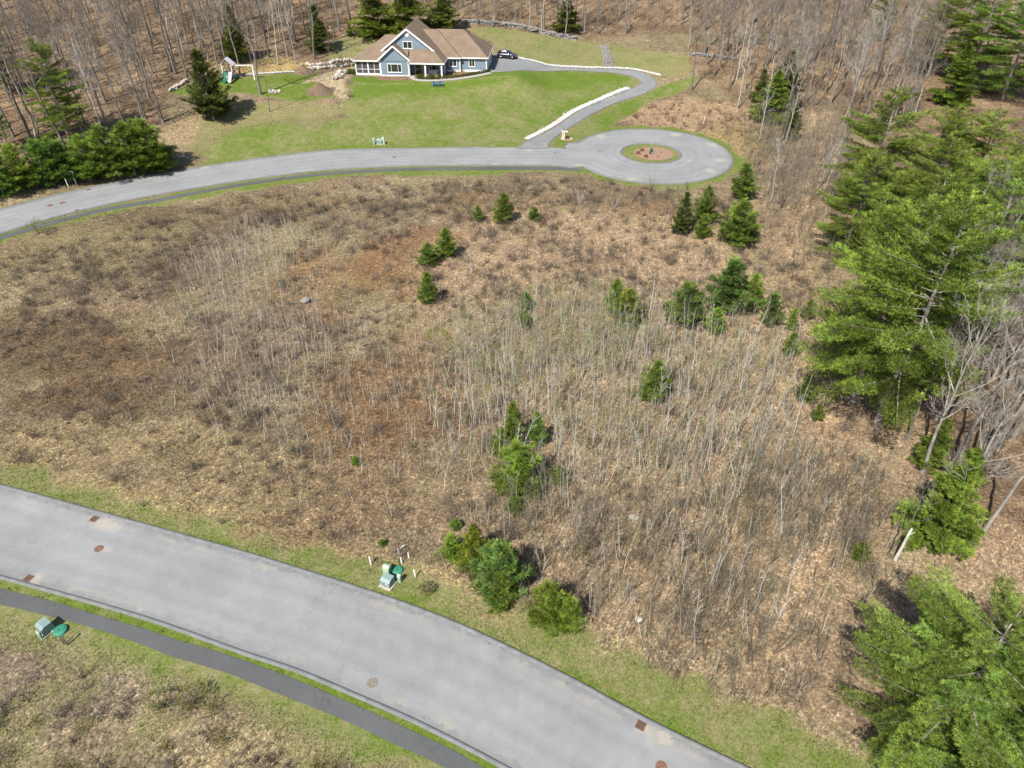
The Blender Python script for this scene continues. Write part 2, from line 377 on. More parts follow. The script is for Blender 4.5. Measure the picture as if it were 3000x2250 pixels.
# dry slope left of the lawn
blend(soft(GP([(400, 455), (480, 370), (560, 330), (700, 300), (860, 300), (960, 290), (1000, 330), (930, 350), (800, 345), (700, 370), (560, 400), (520, 470), (480, 500)]), 3, 1), (.215, .172, .115))
blend(soft(GP([(620, 215), (640, 185), (800, 165), (900, 178), (920, 195), (860, 207), (700, 220)]), 2, .6), (.255, .20, .10))
# grass weights
def grass(wt, l):
    global lush
    lush = lush * (1 - wt) + l * wt; lawnish[:] = np.maximum(lawnish, wt)
lawn = GP([(570, 492), (750, 464), (949, 441), (1085, 435), (1356, 431), (1515, 429), (1552, 407), (1615, 372), (1690, 322), (1815, 268), (1875, 244), (1865, 230), (1780, 211), (1560, 204), (1436, 211), (1300, 232), (1210, 234), (1050, 220), (1035, 228), (1028, 262), (1020, 285), (985, 305), (1000, 345), (930, 370), (800, 360), (700, 385), (600, 420)])
grass(soft(GP([(540, 492), (600, 470), (949, 437), (1000, 330), (980, 300), (860, 300), (700, 300), (600, 330), (560, 400), (530, 450)]), 4, 1.5) * .55, .5)
grass(soft(lawn, 4.0, 1.6) * .95, .55)
grass(soft(GP([(1020, 285), (1040, 225), (1210, 235), (1300, 233), (1436, 211), (1560, 205), (1780, 212), (1850, 228), (1700, 262), (1400, 250), (1200, 275)]), 5, .6), 1.0)
grass(soft(GP([(1540, 405), (1690, 322), (1860, 245), (1780, 250), (1640, 300)]), 5, 1) * .9, .75)
grass(soft(GP([(570, 490), (949, 440), (1500, 428), (1480, 405), (949, 415), (600, 460)]), 2.5, .8) * .9, .6)
grass(soft(GP([(495, 270), (540, 250), (640, 235), (760, 220), (930, 208), (940, 245), (985, 285), (900, 295), (820, 290), (700, 272), (560, 285)]), 2, .7), .75)
hill_lawn = GP([(1340, 84), (1450, 82), (1560, 96), (1640, 112), (1760, 128), (2010, 166), (2035, 195), (1990, 228), (1930, 225), (1850, 203), (1700, 196), (1600, 188), (1500, 165), (1450, 155), (1440, 120)])
grass(soft(hill_lawn, 2.5, .8) * (.62 + .38 * sstep((n14 - .4) / .2)), .26); blend(soft(hill_lawn, 2.5, .8), (.155, .128, .062))
grass(soft(GP([(960, 130), (1040, 95), (1180, 85), (1200, 130), (1050, 190), (960, 180)]), 2, .6) * .9, .15)
grass(soft(GP([(1606, 432), (1631, 402), (1669, 378), (1727, 342), (1784, 313), (1842, 292), (1892, 276), (1930, 258), (2010, 225), (2050, 225), (2020, 260), (1900, 300), (1830, 345), (1790, 372), (1760, 385), (1700, 410), (1660, 430)]), 2, .6), .7)
rim = np.hypot(xc - CUL_C[0], yc - CUL_C[1]) - CUL_R
grass(sstep((2.9 + (n2 - .5) * 3.5 + (n6 - .5) * 3.5 - rim) / 1.8) * (rim > -1), .68)
grass(np.where(d_isl < ISL_R + .6, 1.0, 0), .45)
fs_ = sstep((2.3 + (n2 - .5) * 3 + (n6 - .5) * 3 - d_fw) / 1.4); grass(np.where(yc < 150, fs_, 0), .6)
grass(sstep((1.3 + (n2 - .5) * 1.2 - dist_line(xc, yc, fwalk_top)) / .8), .6)
grass(sstep((1.6 + (n2 - .5) * 1.6 - dist_line(xc, yc, far_top)) / 1.0) * np.where(xc > -55, 1, .55), .5)
dt = dist_line(xc, yc, near_top)
rgt = sstep((xc + 5) / 25)
grass(sstep((3.7 + rgt * 2.2 + (n2 - .5) * 3.4 + (n6 - .5) * 4 - dt) / 3.0) * .88, .40)
grass(sstep((.6 + rgt * .9 + (n2 - .5) * 1.6 - dt) / .8), .65)
blend(sstep((4.6 + (n6 - .5) * 4 - dt) / 2.5) * .6 * (1 - rgt * .4), (.215, .180, .095))
grass(sstep((1.5 - np.minimum(dist_line(xc, yc, near_bot), dist_line(xc, yc, nwalk_top))) / .6), .78)
dwb = dist_line(xc, yc, nwalk_bot); below = ~in_nw & (yc < np.interp(xc, nwalk_bot[:, 0], nwalk_bot[:, 1]) + 1)
grass(np.where(below, sstep((1.8 + (n2 - .5) * 1.4 + (n6 - .5) * 1.6 - dwb) / 1.2), 0), .75)
grass(np.where(below, sstep((3.5 + (n2 - .5) * 1.5 + (n6 - .5) * 3 - dwb) / 2.0) * .6, 0), .3)
grass(soft(GP([(2150, 2200), (2250, 2060), (2500, 2180), (2650, 2300), (2300, 2330)]), 2.5, 1) * .8, .6)
# scattered green in the scrub
grass(np.where(below, sstep((n6 - .45) / .2) * .5, 0), .25)
grass(soft(GP([(1300, 1000), (1500, 930), (1700, 900), (1950, 940), (2250, 980), (2300, 1250), (2000, 1350), (1600, 1300), (1350, 1200)]), 8, 3) * sstep((n6 - .42) / .2) * .42, .3)
grass(sstep((fbm(xc - 70, yc + 20, 7) - .60) / .1) * .35 * (1 - forest), .25)
# bare earth: dirt mounds' surroundings and gravel yard
gy_ = soft(GRAVEL_YARD, 1.2, .4); blend(gy_, (.27, .225, .165)); lawnish *= (1 - gy_)
tw = sstep((.9 - dist_line(xc, yc, crom(GP([(1045, 243), (1120, 246), (1250, 243), (1400, 230), (1500, 222)]), 1.0))) / .8); lush *= (1 - .5 * tw)
bed = GP([(1100, 225), (1112, 233), (1150, 236), (1200, 234), (1212, 230), (1208, 222)]); blend(soft(bed, .6, .1), (.16, .11, .075)); lawnish *= 1 - soft(bed, .6, .1)
bed2 = GP([(1205, 222), (1240, 232), (1300, 231), (1360, 225), (1432, 211), (1432, 204), (1300, 205), (1220, 212)]); w_ = soft(bed2, .6, .1); blend(w_, (.165, .115, .08)); lawnish *= 1 - w_
# small relief where nothing is paved
rough_ = np.clip((paved - .8) / 3, 0, 1) * (1 - .85 * np.clip(lawnish, 0, 1))
Z[core] += rough_ * ((fbm(xc, yc, 3.0, 2) - .5) * .5 + (fbm(xc + 9, yc, 12, 2) - .5) * .9 * (1 - .6 * rough_)) + .0
n_x, n_y = len(gx), len(gy)
ii, jj = np.meshgrid(np.arange(n_x - 1), np.arange(n_y - 1)); k0 = (jj * n_x + ii).ravel()
gm = MB(); gm.add(np.c_[X, Y, Z], np.c_[k0, k0 + 1, k0 + n_x + 1, k0 + n_x])
colv = np.tile(np.array([.14, .10, .065]), (len(X), 1)); colv[core] = base; gm.c.append(colv)
gme = gm.mesh('ground', True)
for nm, arr in (('grass', lawnish), ('lush', lush)):
    a_ = gme.attributes.new(nm, 'FLOAT', 'POINT'); full = np.zeros(len(X)); full[core] = np.clip(arr, 0, 1); a_.data.foreach_set('value', full.astype(np.float32))
M_ground, nt, b = newmat('ground_cover')
tc = N(nt, 'ShaderNodeTexCoord'); ov = tc.outputs['Object']
fine = noise(nt, 5.5, 6, .72, vec=ov); mid = noise(nt, .9, 5, .6, vec=ov); spk = noise(nt, 14, 3, .6, vec=ov)
vor = N(nt, 'ShaderNodeTexVoronoi'); vor.inputs['Scale'].default_value = 7.0; nt.links.new(ov, vor.inputs['Vector'])
c0 = attr(nt, 'Col').outputs['Color']
c1 = mix(nt, 1.0, c0, ramp(nt, fine, [(.28, .34), (.5, .92), (.72, 1.95)]), 'MULTIPLY')
c1 = mix(nt, 1.0, c1, ramp(nt, mid, [(.3, .72), (.7, 1.25)]), 'MULTIPLY')
vo2 = N(nt, 'ShaderNodeTexVoronoi'); vo2.inputs['Scale'].default_value = 5.5; nt.links.new(ov, vo2.inputs['Vector'])
c1 = mix(nt, 1.0, c1, ramp(nt, noise(nt, 2.3, 4, .75, vec=ov), [(.3, .55), (.5, 1.0), (.7, 1.5)]), 'MULTIPLY')
c1 = mix(nt, 1.0, c1, ramp(nt, vo2.outputs['Color'], [(.0, .75), (.45, .95), (.8, 1.0), (.86, 1.4), (1.0, 1.6)]), 'MULTIPLY')
c1 = mix(nt, .5, c1, mix(nt, 1.0, c1, ramp(nt, vor.outputs['Color'], [(0, (.55, .5, .5)), (.5, (1, 1, 1)), (1, (1.7, 1.55, 1.4))]), 'MULTIPLY'))
green = ramp(nt, fine, [(.25, (.052, .084, .010)), (.5, (.108, .165, .020)), (.75, (.18, .235, .040))])
straw = ramp(nt, fine, [(.25, (.125, .12, .045)), (.5, (.225, .205, .095)), (.75, (.36, .325, .17))])
g_in = mathn(nt, 'ADD', attr(nt, 'lush').outputs['Fac'], mathn(nt, 'MULTIPLY', mathn(nt, 'SUBTRACT', mathn(nt, 'ADD', mathn(nt, 'MULTIPLY', noise(nt, .9, 6, .74, vec=ov), .62), mathn(nt, 'MULTIPLY', noise(nt, .17, 4, .6, vec=ov), .38)), .5), 3.6))
gcol = mix(nt, ramp(nt, g_in, [(.1, 0.0), (.85, 1.0)]), straw, green)
gw = mathn(nt, 'ADD', attr(nt, 'grass').outputs['Fac'], mathn(nt, 'MULTIPLY', mathn(nt, 'SUBTRACT', noise(nt, 1.6, 5, .7, vec=ov), .5), 1.0))
gfac = mathn(nt, 'MULTIPLY', ramp(nt, gw, [(.32, 0.0), (.68, 1.0)]), ramp(nt, attr(nt, 'grass').outputs['Fac'], [(0.0, 0.0), (.15, 1.0)]))
nt.links.new(mix(nt, 1.0, mix(nt, gfac, mix(nt, 1.0, c1, (1.36, 1.29, 1.14), 'MULTIPLY'), gcol), (ALB, ALB, ALB), 'MULTIPLY'), b.inputs['Base Color'])
b.inputs['Roughness'].default_value = .95; b.inputs['Specular IOR Level'].default_value = .1
bump(nt, b, mix(nt, .5, fine, spk), .9, .10)
tag(mk('ground', gme, M_ground), kind='structure')

# ------------------------------------------------------------------ paved sheets
def sheet(name, outline, off, mat, hole=None, sp=.8, sand=(), parent=None):
    outline = np.asarray(outline); pts = [tuple(q) for q in outline]; n = len(pts); ed = [(i, (i + 1) % n) for i in range(n)]
    if hole is not None:
        k = len(pts); pts += [tuple(q) for q in hole]; ed += [(k + i, k + (i + 1) % len(hole)) for i in range(len(hole))]
    lo, hi = outline.min(0), outline.max(0)
    lo = np.maximum(lo, [-110, 8]); hi = np.minimum(hi, [110, 260])
    ax, ay = np.meshgrid(np.arange(lo[0], hi[0], sp), np.arange(lo[1], hi[1], sp)); r = np.random.default_rng(1)
    ax = ax.ravel() + r.uniform(-.25, .25, ax.size) * sp; ay = ay.ravel() + r.uniform(-.25, .25, ay.size) * sp
    ok = inpoly(ax, ay, outline); ax, ay = ax[ok], ay[ok]; ok = dist_line(ax, ay, outline, True) > sp * .4
    if hole is not None: ok &= ~inpoly(ax, ay, hole) & (dist_line(ax, ay, hole, True) > sp * .4)
    pts += list(zip(ax[ok], ay[ok]))
    v, e, f, _, _, _ = delaunay_2d_cdt([Vector(q) for q in pts], ed, [], 0, 1e-5)
    v = np.array([(q.x, q.y) for q in v]); f = np.array([q for q in f if len(q) == 3])
    cen = v[f].mean(1); ok = inpoly(cen[:, 0], cen[:, 1], outline)
    if hole is not None: ok &= ~inpoly(cen[:, 0], cen[:, 1], hole)
    f = f[ok]
    # face upwards
    A = v[f]; ar = (A[:, 1, 0] - A[:, 0, 0]) * (A[:, 2, 1] - A[:, 0, 1]) - (A[:, 1, 1] - A[:, 0, 1]) * (A[:, 2, 0] - A[:, 0, 0]); f[ar < 0] = f[ar < 0][:, ::-1]
    m = MB(); m.add(np.c_[v, h(v[:, 0], v[:, 1]) + off], f); me = m.mesh(name, True)
    d = dist_line(v[:, 0], v[:, 1], outline, True)
    if hole is not None: d = np.minimum(d, dist_line(v[:, 0], v[:, 1], hole, True) + .8)
    a_ = me.attributes.new('edge', 'FLOAT', 'POINT'); a_.data.foreach_set('value', d.astype(np.float32))
    s_ = np.zeros(len(v))
    for (sx, sy, sr) in sand: s_ = np.maximum(s_, np.clip(1.2 - np.hypot(v[:, 0] - sx, v[:, 1] - sy) / sr, 0, 1))
    a_ = me.attributes.new('sand', 'FLOAT', 'POINT'); a_.data.foreach_set('value', s_.astype(np.float32))
    return mk(name, me, mat, parent)
def asphalt(name, col, sandy, var=.12):
    m, nt, b = newmat(name); tc = N(nt, 'ShaderNodeTexCoord'); ov = tc.outputs['Object']
    f1 = noise(nt, .16, 4, .6, vec=ov); f2 = noise(nt, 22, 3, .7, vec=ov); f3 = noise(nt, 1.3, 5, .65, vec=ov)
    c = ramp(nt, f1, [(.3, tuple(q * (1 - var) for q in col)), (.7, tuple(q * (1 + var) for q in col))])
    c = mix(nt, 1.0, c, ramp(nt, f2, [(.25, .80), (.75, 1.2)]), 'MULTIPLY'); c = mix(nt, 1.0, c, ramp(nt, f3, [(.3, .95), (.7, 1.06)]), 'MULTIPLY')
    # fine cracks
    v = N(nt, 'ShaderNodeTexVoronoi'); v.feature = 'DISTANCE_TO_EDGE'; v.inputs['Scale'].default_value = .22
    wv = N(nt, 'ShaderNodeVectorMath'); wv.operation = 'ADD'; nz = N(nt, 'ShaderNodeTexNoise'); nz.inputs['Scale'].default_value = .8; nt.links.new(ov, nz.inputs['Vector'])
    sc_ = N(nt, 'ShaderNodeVectorMath'); sc_.operation = 'SCALE'; sc_.inputs['Scale'].default_value = 2.5; nt.links.new(nz.outputs['Color'], sc_.inputs[0])
    nt.links.new(ov, wv.inputs[0]); nt.links.new(sc_.outputs[0], wv.inputs[1]); nt.links.new(wv.outputs[0], v.inputs['Vector'])
    ck = mathn(nt, 'MULTIPLY', ramp(nt, v.outputs['Distance'], [(.0, 1.0), (.008, 0.0)]), ramp(nt, noise(nt, .12, 2, .5, vec=ov), [(.42, 0.0), (.58, .7)]))
    c = mix(nt, ck, c, tuple(q * .62 for q in col))
    if sandy:
        e = attr(nt, 'edge').outputs['Fac']
        wob = mathn(nt, 'ADD', e, mathn(nt, 'MULTIPLY', mathn(nt, 'SUBTRACT', noise(nt, .25, 3, .5, vec=ov), .5), .9))
        c = mix(nt, 1.0, c, ramp(nt, mathn(nt, 'DIVIDE', wob, 5.0), [(.0, .84), (.12, .93), (.25, 1.06), (.38, .95), (.55, 1.06), (.72, .97), (.86, 1.03)]), 'MULTIPLY')
        seam = ramp(nt, mathn(nt, 'ABSOLUTE', mathn(nt, 'SUBTRACT', wob, 3.75)), [(.0, 1.0), (.05, 0.0)])
        c = mix(nt, mathn(nt, 'MULTIPLY', seam, ramp(nt, noise(nt, .3, 3, .6, vec=ov), [(.45, 0.0), (.6, .55)])), c, tuple(q * .7 for q in col))
        w1 = ramp(nt, mathn(nt, 'ADD', e, mathn(nt, 'MULTIPLY', mathn(nt, 'SUBTRACT', f3, .5), 1.6)), [(.25, 0.0), (.45, 1.0), (.75, .8), (1.2, 0.0)])
        w1 = mathn(nt, 'MULTIPLY', w1, ramp(nt, noise(nt, .35, 4, .6, vec=ov), [(.42, 0.0), (.7, .7)]))
        w2 = ramp(nt, mathn(nt, 'ADD', attr(nt, 'sand').outputs['Fac'], mathn(nt, 'MULTIPLY', mathn(nt, 'SUBTRACT', f3, .5), .9)), [(.35, 0.0), (.8, .85)])
        c = mix(nt, mathn(nt, 'MAXIMUM', w1, w2), c, (.36, .335, .285))
    c = mix(nt, 1.0, c, (ALB, ALB, ALB), 'MULTIPLY')
    nt.links.new(c, b.inputs['Base Color']); b.inputs['Roughness'].default_value = .9; b.inputs['Specular IOR Level'].default_value = .2
    bump(nt, b, f2, .25, .02); return m
M_road = asphalt('weathered_asphalt', (.246, .250, .250), True)
M_walk = asphalt('dark_path_asphalt', (.102, .104, .105), False, .14)
M_drive = asphalt('driveway_asphalt', (.205, .209, .210), True, .06)
near_sand = [tuple(G(*q)[:2]) + (r,) for q, r in (((300, 1532), 1.2), ((340, 1542), 1.0), ((100, 1703), 1.0), ((1890, 2135), .9), ((1930, 2150), 1.0), ((1960, 2165), .8), ((1590, 2110), .5), ((1640, 2140), .4), ((305, 1610), .7), ((1090, 2005), .5))]
tag(sheet('road', NEAR_ROAD, .03, M_road, sand=near_sand), 'wide pale grey asphalt road crossing the foreground', kind='structure')
far_sand = [tuple(G(*q)[:2]) + (r,) for q, r in (((480, 510), 1.5), ((600, 490), 1.2), ((1760, 400), 1.6), ((1980, 395), 1.8), ((2090, 425), 1.6), ((2080, 500), 1.6), ((1850, 525), 1.6), ((1700, 486), 1.5), ((1550, 440), 1.2), ((1450, 480), 1.0), ((2110, 470), 1.5), ((2020, 470), 1.0))]
o_far = tag(sheet('road', FAR_ROAD, .03, M_road, hole=ISLAND, sand=far_sand), 'pale grey asphalt road ending in a cul-de-sac circle', kind='structure')
tag(sheet('path', NEAR_WALK, .035, M_walk), 'dark asphalt footpath beside the foreground road', kind='structure')
tag(sheet('path', FAR_WALK, .035, M_walk), 'dark asphalt footpath beside the far road', kind='structure')
tag(sheet('driveway', DRIVE, .06, M_drive, sp=.7), 'curving asphalt driveway climbing to the house', kind='structure')
def ribbon(pl, w0, w1):
    pl = np.asarray(pl); t = np.gradient(pl, axis=0); t /= np.linalg.norm(t, axis=1, keepdims=True); nn = np.c_[-t[:, 1], t[:, 0]]
    w = np.linspace(w0, w1, len(pl))[:, None]; return np.r_[pl + nn * w / 2, (pl - nn * w / 2)[::-1]]
M_conc = pmat('concrete', (.36, .34, .31), .85, .15, 2.0)
tag(sheet('front_path', ribbon(front_walk, 1.4, 1.2), .075, M_conc, sp=.5), 'curved pale paved walk along the house front', kind='structure')
# kerbs: rolled asphalt berm, a real step
def kerb(name, line, side, mat, wd=.34, ht=.12, closed=False, label=None):
    pl = np.asarray(line); t = (np.roll(pl, -1, 0) - np.roll(pl, 1, 0)) if closed else np.gradient(pl, axis=0)
    t /= np.linalg.norm(t, axis=1, keepdims=True) + 1e-9; nn = np.c_[-t[:, 1], t[:, 0]] * side
    prof = [(-.03, .0), (.03, .06), (.10, ht), (wd - .06, ht * .95), (wd, .0)]
    zb = h(pl[:, 0], pl[:, 1]) + .02; n = len(pl); m = MB(); V = []
    for (u, z) in prof:
        q = pl + nn * u; V.append(np.c_[q, zb + z])
    V = np.stack(V, 1).reshape(-1, 3); k = len(prof); F = []
    for i in range(n if closed else n - 1):
        j = (i + 1) % n
        for a in range(k - 1): F.append([i * k + a, j * k + a, j * k + a + 1, i * k + a + 1])
    m.add(V, F); return tag(m.obj(name, mat, smooth=True), label, kind='structure')
M_kerb = pmat('kerb_asphalt', (.165, .168, .17), .9, .2, 1.5)
kerb('kerb', near_top, 1, M_kerb, label='asphalt kerb on the field side of the foreground road')
kerb('kerb', near_bot, -1, M_kerb, label='asphalt kerb on the path side of the foreground road')
kerb('kerb', FAR_EDGE_S, -1, M_kerb, label='asphalt kerb along the far road and around the circle')
kerb('kerb', far_top[:-14], 1, M_kerb, label='asphalt kerb on the lawn side of the far road')
kerb('island_kerb', ISLAND, 1, M_kerb, wd=.45, ht=.14, closed=True, label='raised kerb ring around the cul-de-sac island')

# ------------------------------------------------------------------ house
M_white = pmat('white_trim_paint', (.78, .77, .75), .55, .05, 2.0)
M_post = pmat('white_post', (.82, .82, .80), .6, .06, 4.0)
def siding_mat():
    m, nt, b = newmat('blue_clapboard'); tc = N(nt, 'ShaderNodeTexCoord'); ov = tc.outputs['Object']
    s = N(nt, 'ShaderNodeSeparateXYZ'); nt.links.new(ov, s.inputs[0])
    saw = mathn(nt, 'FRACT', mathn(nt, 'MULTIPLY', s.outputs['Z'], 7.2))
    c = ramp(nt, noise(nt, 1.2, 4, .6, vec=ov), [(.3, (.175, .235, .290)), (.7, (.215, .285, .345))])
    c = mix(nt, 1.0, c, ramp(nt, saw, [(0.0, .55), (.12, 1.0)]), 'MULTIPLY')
    c = mix(nt, 1.0, c, (ALB, ALB, ALB), 'MULTIPLY'); nt.links.new(c, b.inputs['Base Color']); b.inputs['Roughness'].default_value = .6; bump(nt, b, saw, .6, .02); return m
def roof_mat():
    m, nt, b = newmat('brown_shingles'); tc = N(nt, 'ShaderNodeTexCoord'); ov = tc.outputs['Object']
    s = N(nt, 'ShaderNodeSeparateXYZ'); nt.links.new(ov, s.inputs[0])
    saw = mathn(nt, 'FRACT', mathn(nt, 'MULTIPLY', s.outputs['Z'], 9.0))
    c = ramp(nt, noise(nt, 4.5, 6, .75, vec=ov), [(.25, (.140, .098, .070)), (.5, (.212, .155, .112)), (.75, (.290, .220, .162))])
    c = mix(nt, 1.0, c, ramp(nt, noise(nt, .5, 3, .5, vec=ov), [(.3, .86), (.7, 1.12)]), 'MULTIPLY')
    c = mix(nt, 1.0, c, ramp(nt, saw, [(0.0, .72), (.2, 1.0)]), 'MULTIPLY')
    c = mix(nt, 1.0, c, (ALB, ALB, ALB), 'MULTIPLY'); nt.links.new(c, b.inputs['Base Color']); b.inputs['Roughness'].default_value = .95; b.inputs['Specular IOR Level'].default_value = .15; bump(nt, b, saw, .5, .02); return m
M_siding = siding_mat(); M_roof = roof_mat()
def glass_mat(name, col, rough=.08):
    m, nt, b = newmat(name); c = ramp(nt, noise(nt, 1.3, 3), [(.3, tuple(q * .6 for q in col)), (.7, tuple(q * 1.4 for q in col))]); nt.links.new(c, b.inputs['Base Color'])
    b.inputs['Roughness'].default_value = rough; b.inputs['Specular IOR Level'].default_value = .6; return m
M_glass = glass_mat('window_glass', (.018, .026, .022)); M_screen = glass_mat('insect_screen', (.035, .034, .036), .6)
M_door = pmat('dark_door', (.05, .032, .022), .5, .2)
hp = G(1118, 221.5); HZ = h1(hp[0] + 8, hp[1] + 4)
house = thing('house', 'blue clapboard house with brown shingle roofs, gables and white trim', 'house', (hp[0], hp[1], HZ - .15), rad(-4.5))
def hpart(name, m, mat, smooth=False, parent=None): return m.obj(name, mat, parent or house, smooth)
# walls
def gable_wall(name, x0, x1, y0, y1, ze, xa, za):
    f = [(x0, y0, -.6), (x1, y0, -.6), (x1, y0, ze), (xa, y0, za), (x0, y0, ze)]; bk = [(a, y1, c) for a, _, c in f]
    m = MB(); m.poly(f); m.poly(bk[::-1])
    for i in range(5): m.poly([f[i], bk[i], bk[(i + 1) % 5], f[(i + 1) % 5]])
    return hpart(name, m, M_siding)
gable_wall('wall', 0, 6.2, 0, 4.4, 3.72, 3.1, 6.25)
gable_wall('wall', -.9, 12.6, 2.5, 14.3, 4.05, 5.85, 9.08)
hpart('wall', MB().b2((-4.6, 6.1, -.6), (-.95, 10.8, 3.25)), M_siding)
hpart('wall', MB().b2((12.65, 4.72, -.6), (16.9, 15.6, 3.18)), M_siding)
hpart('wall', MB().b2((16.95, 5.2, -.6), (22.8, 16.4, 3.12)), M_siding)
hpart('wall', MB().b2((12.62, 2.55, -.6), (13.75, 4.68, 3.05)), M_siding)
# roofs (each plane a slab, eaves white)
T = .16
roofs = {
 'a': [[(-.45, -.45, 3.49), (3.1, -.45, 6.4), (3.1, 2.6, 6.4), (-.45, 2.6, 3.49)][::-1], [(6.65, -.45, 3.49), (3.1, -.45, 6.4), (3.1, 2.6, 6.4), (6.65, 2.6, 3.49)]],
 'b': [[(5.85, 2.1, 9.25), (11.69, 2.1, 4.93), (14.2, -.8, 3.07), (14.2, 14.7, 3.07), (5.85, 14.7, 9.25)][::-1], [(5.85, 2.1, 9.25), (5.85, 14.7, 9.25), (-1.2, 14.7, 4.033), (-1.2, 2.1, 4.033)][::-1]],
 'porch': [[(6.3, -.8, 3.07), (14.2, -.8, 3.07), (11.69, 2.1, 4.93), (11.3, 2.55, 5.217), (6.3, 2.55, 5.217)]],
 'c': [[(14.03, 4.2, 3.2), (17.2, 4.2, 3.2), (11.1, 10.3, 7.775), (7.84, 10.3, 7.775)], [(17.2, 4.2, 3.2), (17.2, 16.4, 3.2), (11.1, 10.3, 7.775)], [(17.2, 16.4, 3.2), (7.84, 16.4, 3.2), (7.84, 10.3, 7.775), (11.1, 10.3, 7.775)]],
 'd': [[(14, 4.75, 3.15), (23.2, 4.75, 3.15), (17.1, 10.85, 7.725), (11, 10.85, 7.725)], [(23.2, 4.75, 3.15), (23.2, 16.95, 3.15), (17.1, 10.85, 7.725)], [(23.2, 16.95, 3.15), (11, 16.95, 3.15), (11, 10.85, 7.725), (17.1, 10.85, 7.725)]],
 'e': [[(-6.2, 0, 3.2), (6, 0, 3.2), (6, 5.6, 7.4), (.3, 5.6, 7.4), (-2.1, 3.2, 5.6), (-3.0, 3.2, 5.6)], [(-6.2, 6.4, 3.2), (-6.2, 0, 3.2), (-3, 3.2, 5.6)], [(-6.2, 6.4, 3.2), (-3, 3.2, 5.6), (-2.1, 3.2, 5.6), (-2.1, 6.4, 3.2)],
       [(.3, 5.6, 7.4), (-5.3, 11.2, 3.2), (-5.3, 6.4, 3.2), (-2.1, 3.2, 5.6)], [(-5.3, 11.2, 3.2), (.3, 5.6, 7.4), (6, 5.6, 7.4), (6, 11.2, 3.2)]]}
for k, pl in roofs.items():
    m = MB()
    for p in pl: m.slab(p, T)
    hpart('roof', m, M_roof)
# fascia and rakes
def fasc(p, q, w=.05, t=.24, dz=-.08, up=(0, 0, 1)):
    p = np.array(p, float); q = np.array(q, float); p[2] += dz; q[2] += dz
    hpart('fascia', MB().bar(p, q, w, t, up), M_white)
fasc((-.47, -.49, 3.49), (3.1, -.49, 6.42), .06, .34, -.14, (0, 0, 1)); fasc((6.67, -.49, 3.49), (3.1, -.49, 6.42), .06, .34, -.14)
fasc((5.85, 2.06, 9.27), (11.75, 2.06, 4.90), .06, .34, -.14); fasc((5.85, 2.06, 9.27), (-1.0, 2.06, 4.18), .06, .34, -.14)
fasc((-6.25, -.04, 3.2), (-.47, -.04, 3.2)); fasc((-6.24, -.06, 3.2), (-6.24, 6.4, 3.2)); fasc((6.68, -.84, 3.07), (14.25, -.84, 3.07), .06, .28, -.12); fasc((14.24, -.84, 3.07), (14.24, 4.2, 3.07))
fasc((14.2, 4.16, 3.2), (17.25, 4.16, 3.2), .06, .26, -.1); fasc((17.24, 4.2, 3.2), (17.24, 4.72, 3.2)); fasc((17.25, 4.71, 3.15), (23.25, 4.71, 3.15), .06, .26, -.1); fasc((23.24, 4.71, 3.15), (23.24, 16.95, 3.15), .06, .26, -.1)
# corner boards and base trim
for (x, y, z0, z1) in ((.02, -.02, -.3, 3.5), (6.18, -.02, -.3, 3.5), (16.86, 4.70, -.1, 3.1), (22.75, 5.18, -.1, 3.05), (13.72, 2.53, -.1, 3.0)):
    hpart('corner_board', MB().b2((x - .11, y - .06, z0), (x + .11, y + .08, z1)), M_white)
for (x0, x1, y) in ((.14, 6.06, 0), (13.85, 16.74, 4.72), (16.98, 22.63, 5.2)):
    hpart('base_trim', MB().b2((x0, y - .05, -.1), (x1, y + .03, .52 if y else .34)), M_white)
hpart('base_trim', MB().b2((22.78, 5.3, -.1), (22.86, 16.3, .3)), M_white)
def window(x, z, w, hh, y, cols, fr=.13, side=False):
    m = MB(); y0, y1 = y - .07, y + .02
    m.b2((x - fr, y0, z - fr), (x + w + fr, y1, z)); m.b2((x - fr, y0, z + hh), (x + w + fr, y1, z + hh + fr)); m.b2((x - fr, y0, z + .001), (x, y1, z + hh - .001)); m.b2((x + w, y0, z + .001), (x + w + fr, y1, z + hh - .001))
    m.b2((x - fr - .05, y0 - .05, z - fr - .05), (x + w + fr + .05, y0 - .002, z - fr + .02))
    xs = [x]; tot = sum(cols); acc = 0
    for c in cols[:-1]:
        acc += c; xm = x + w * acc / tot; m.b2((xm - .04, y - .055, z), (xm + .04, y + .01, z + hh)); xs.append(xm)
    xs.append(x + w); f = hpart('window', m, M_white)
    for a, b_ in zip(xs[:-1], xs[1:]): hpart('pane', MB().b2((a + .04, y - .025, z), (b_ - .04, y - .012, z + hh)), M_glass, parent=f)
window(1.6, 1.0, 2.95, 1.55, 0, [.9, 1.9, .9])
window(4.9, 5.35, 1.85, 1.25, 2.5, [1, 1])
window(14.55, 1.35, 1.5, 1.3, 4.72, [1, 1]); window(18.9, 1.25, 1.15, 1.35, 5.2, [1, 1])
window(10.3, 1.0, 2.1, 1.5, 2.5, [1, 2, 1])
m = MB(); an = np.linspace(0, 2 * math.pi, 25)[:-1]
m.poly([(5.85 + .45 * math.cos(a), 2.42, 8.05 + .45 * math.sin(a)) for a in an]); hpart('gable_vent', m, M_white)
vt = MB()
for k in range(5): vt.b2((5.85 - .34 + .04 * abs(k - 2), 2.40, 7.79 + .12 * k), (5.85 + .34 - .04 * abs(k - 2), 2.418, 7.83 + .12 * k))
hpart('vent_slat_shade', vt, pmat('vent_shadow', (.55, .55, .56), .6))  # grey strips on the white vent put the shade between slats into colour
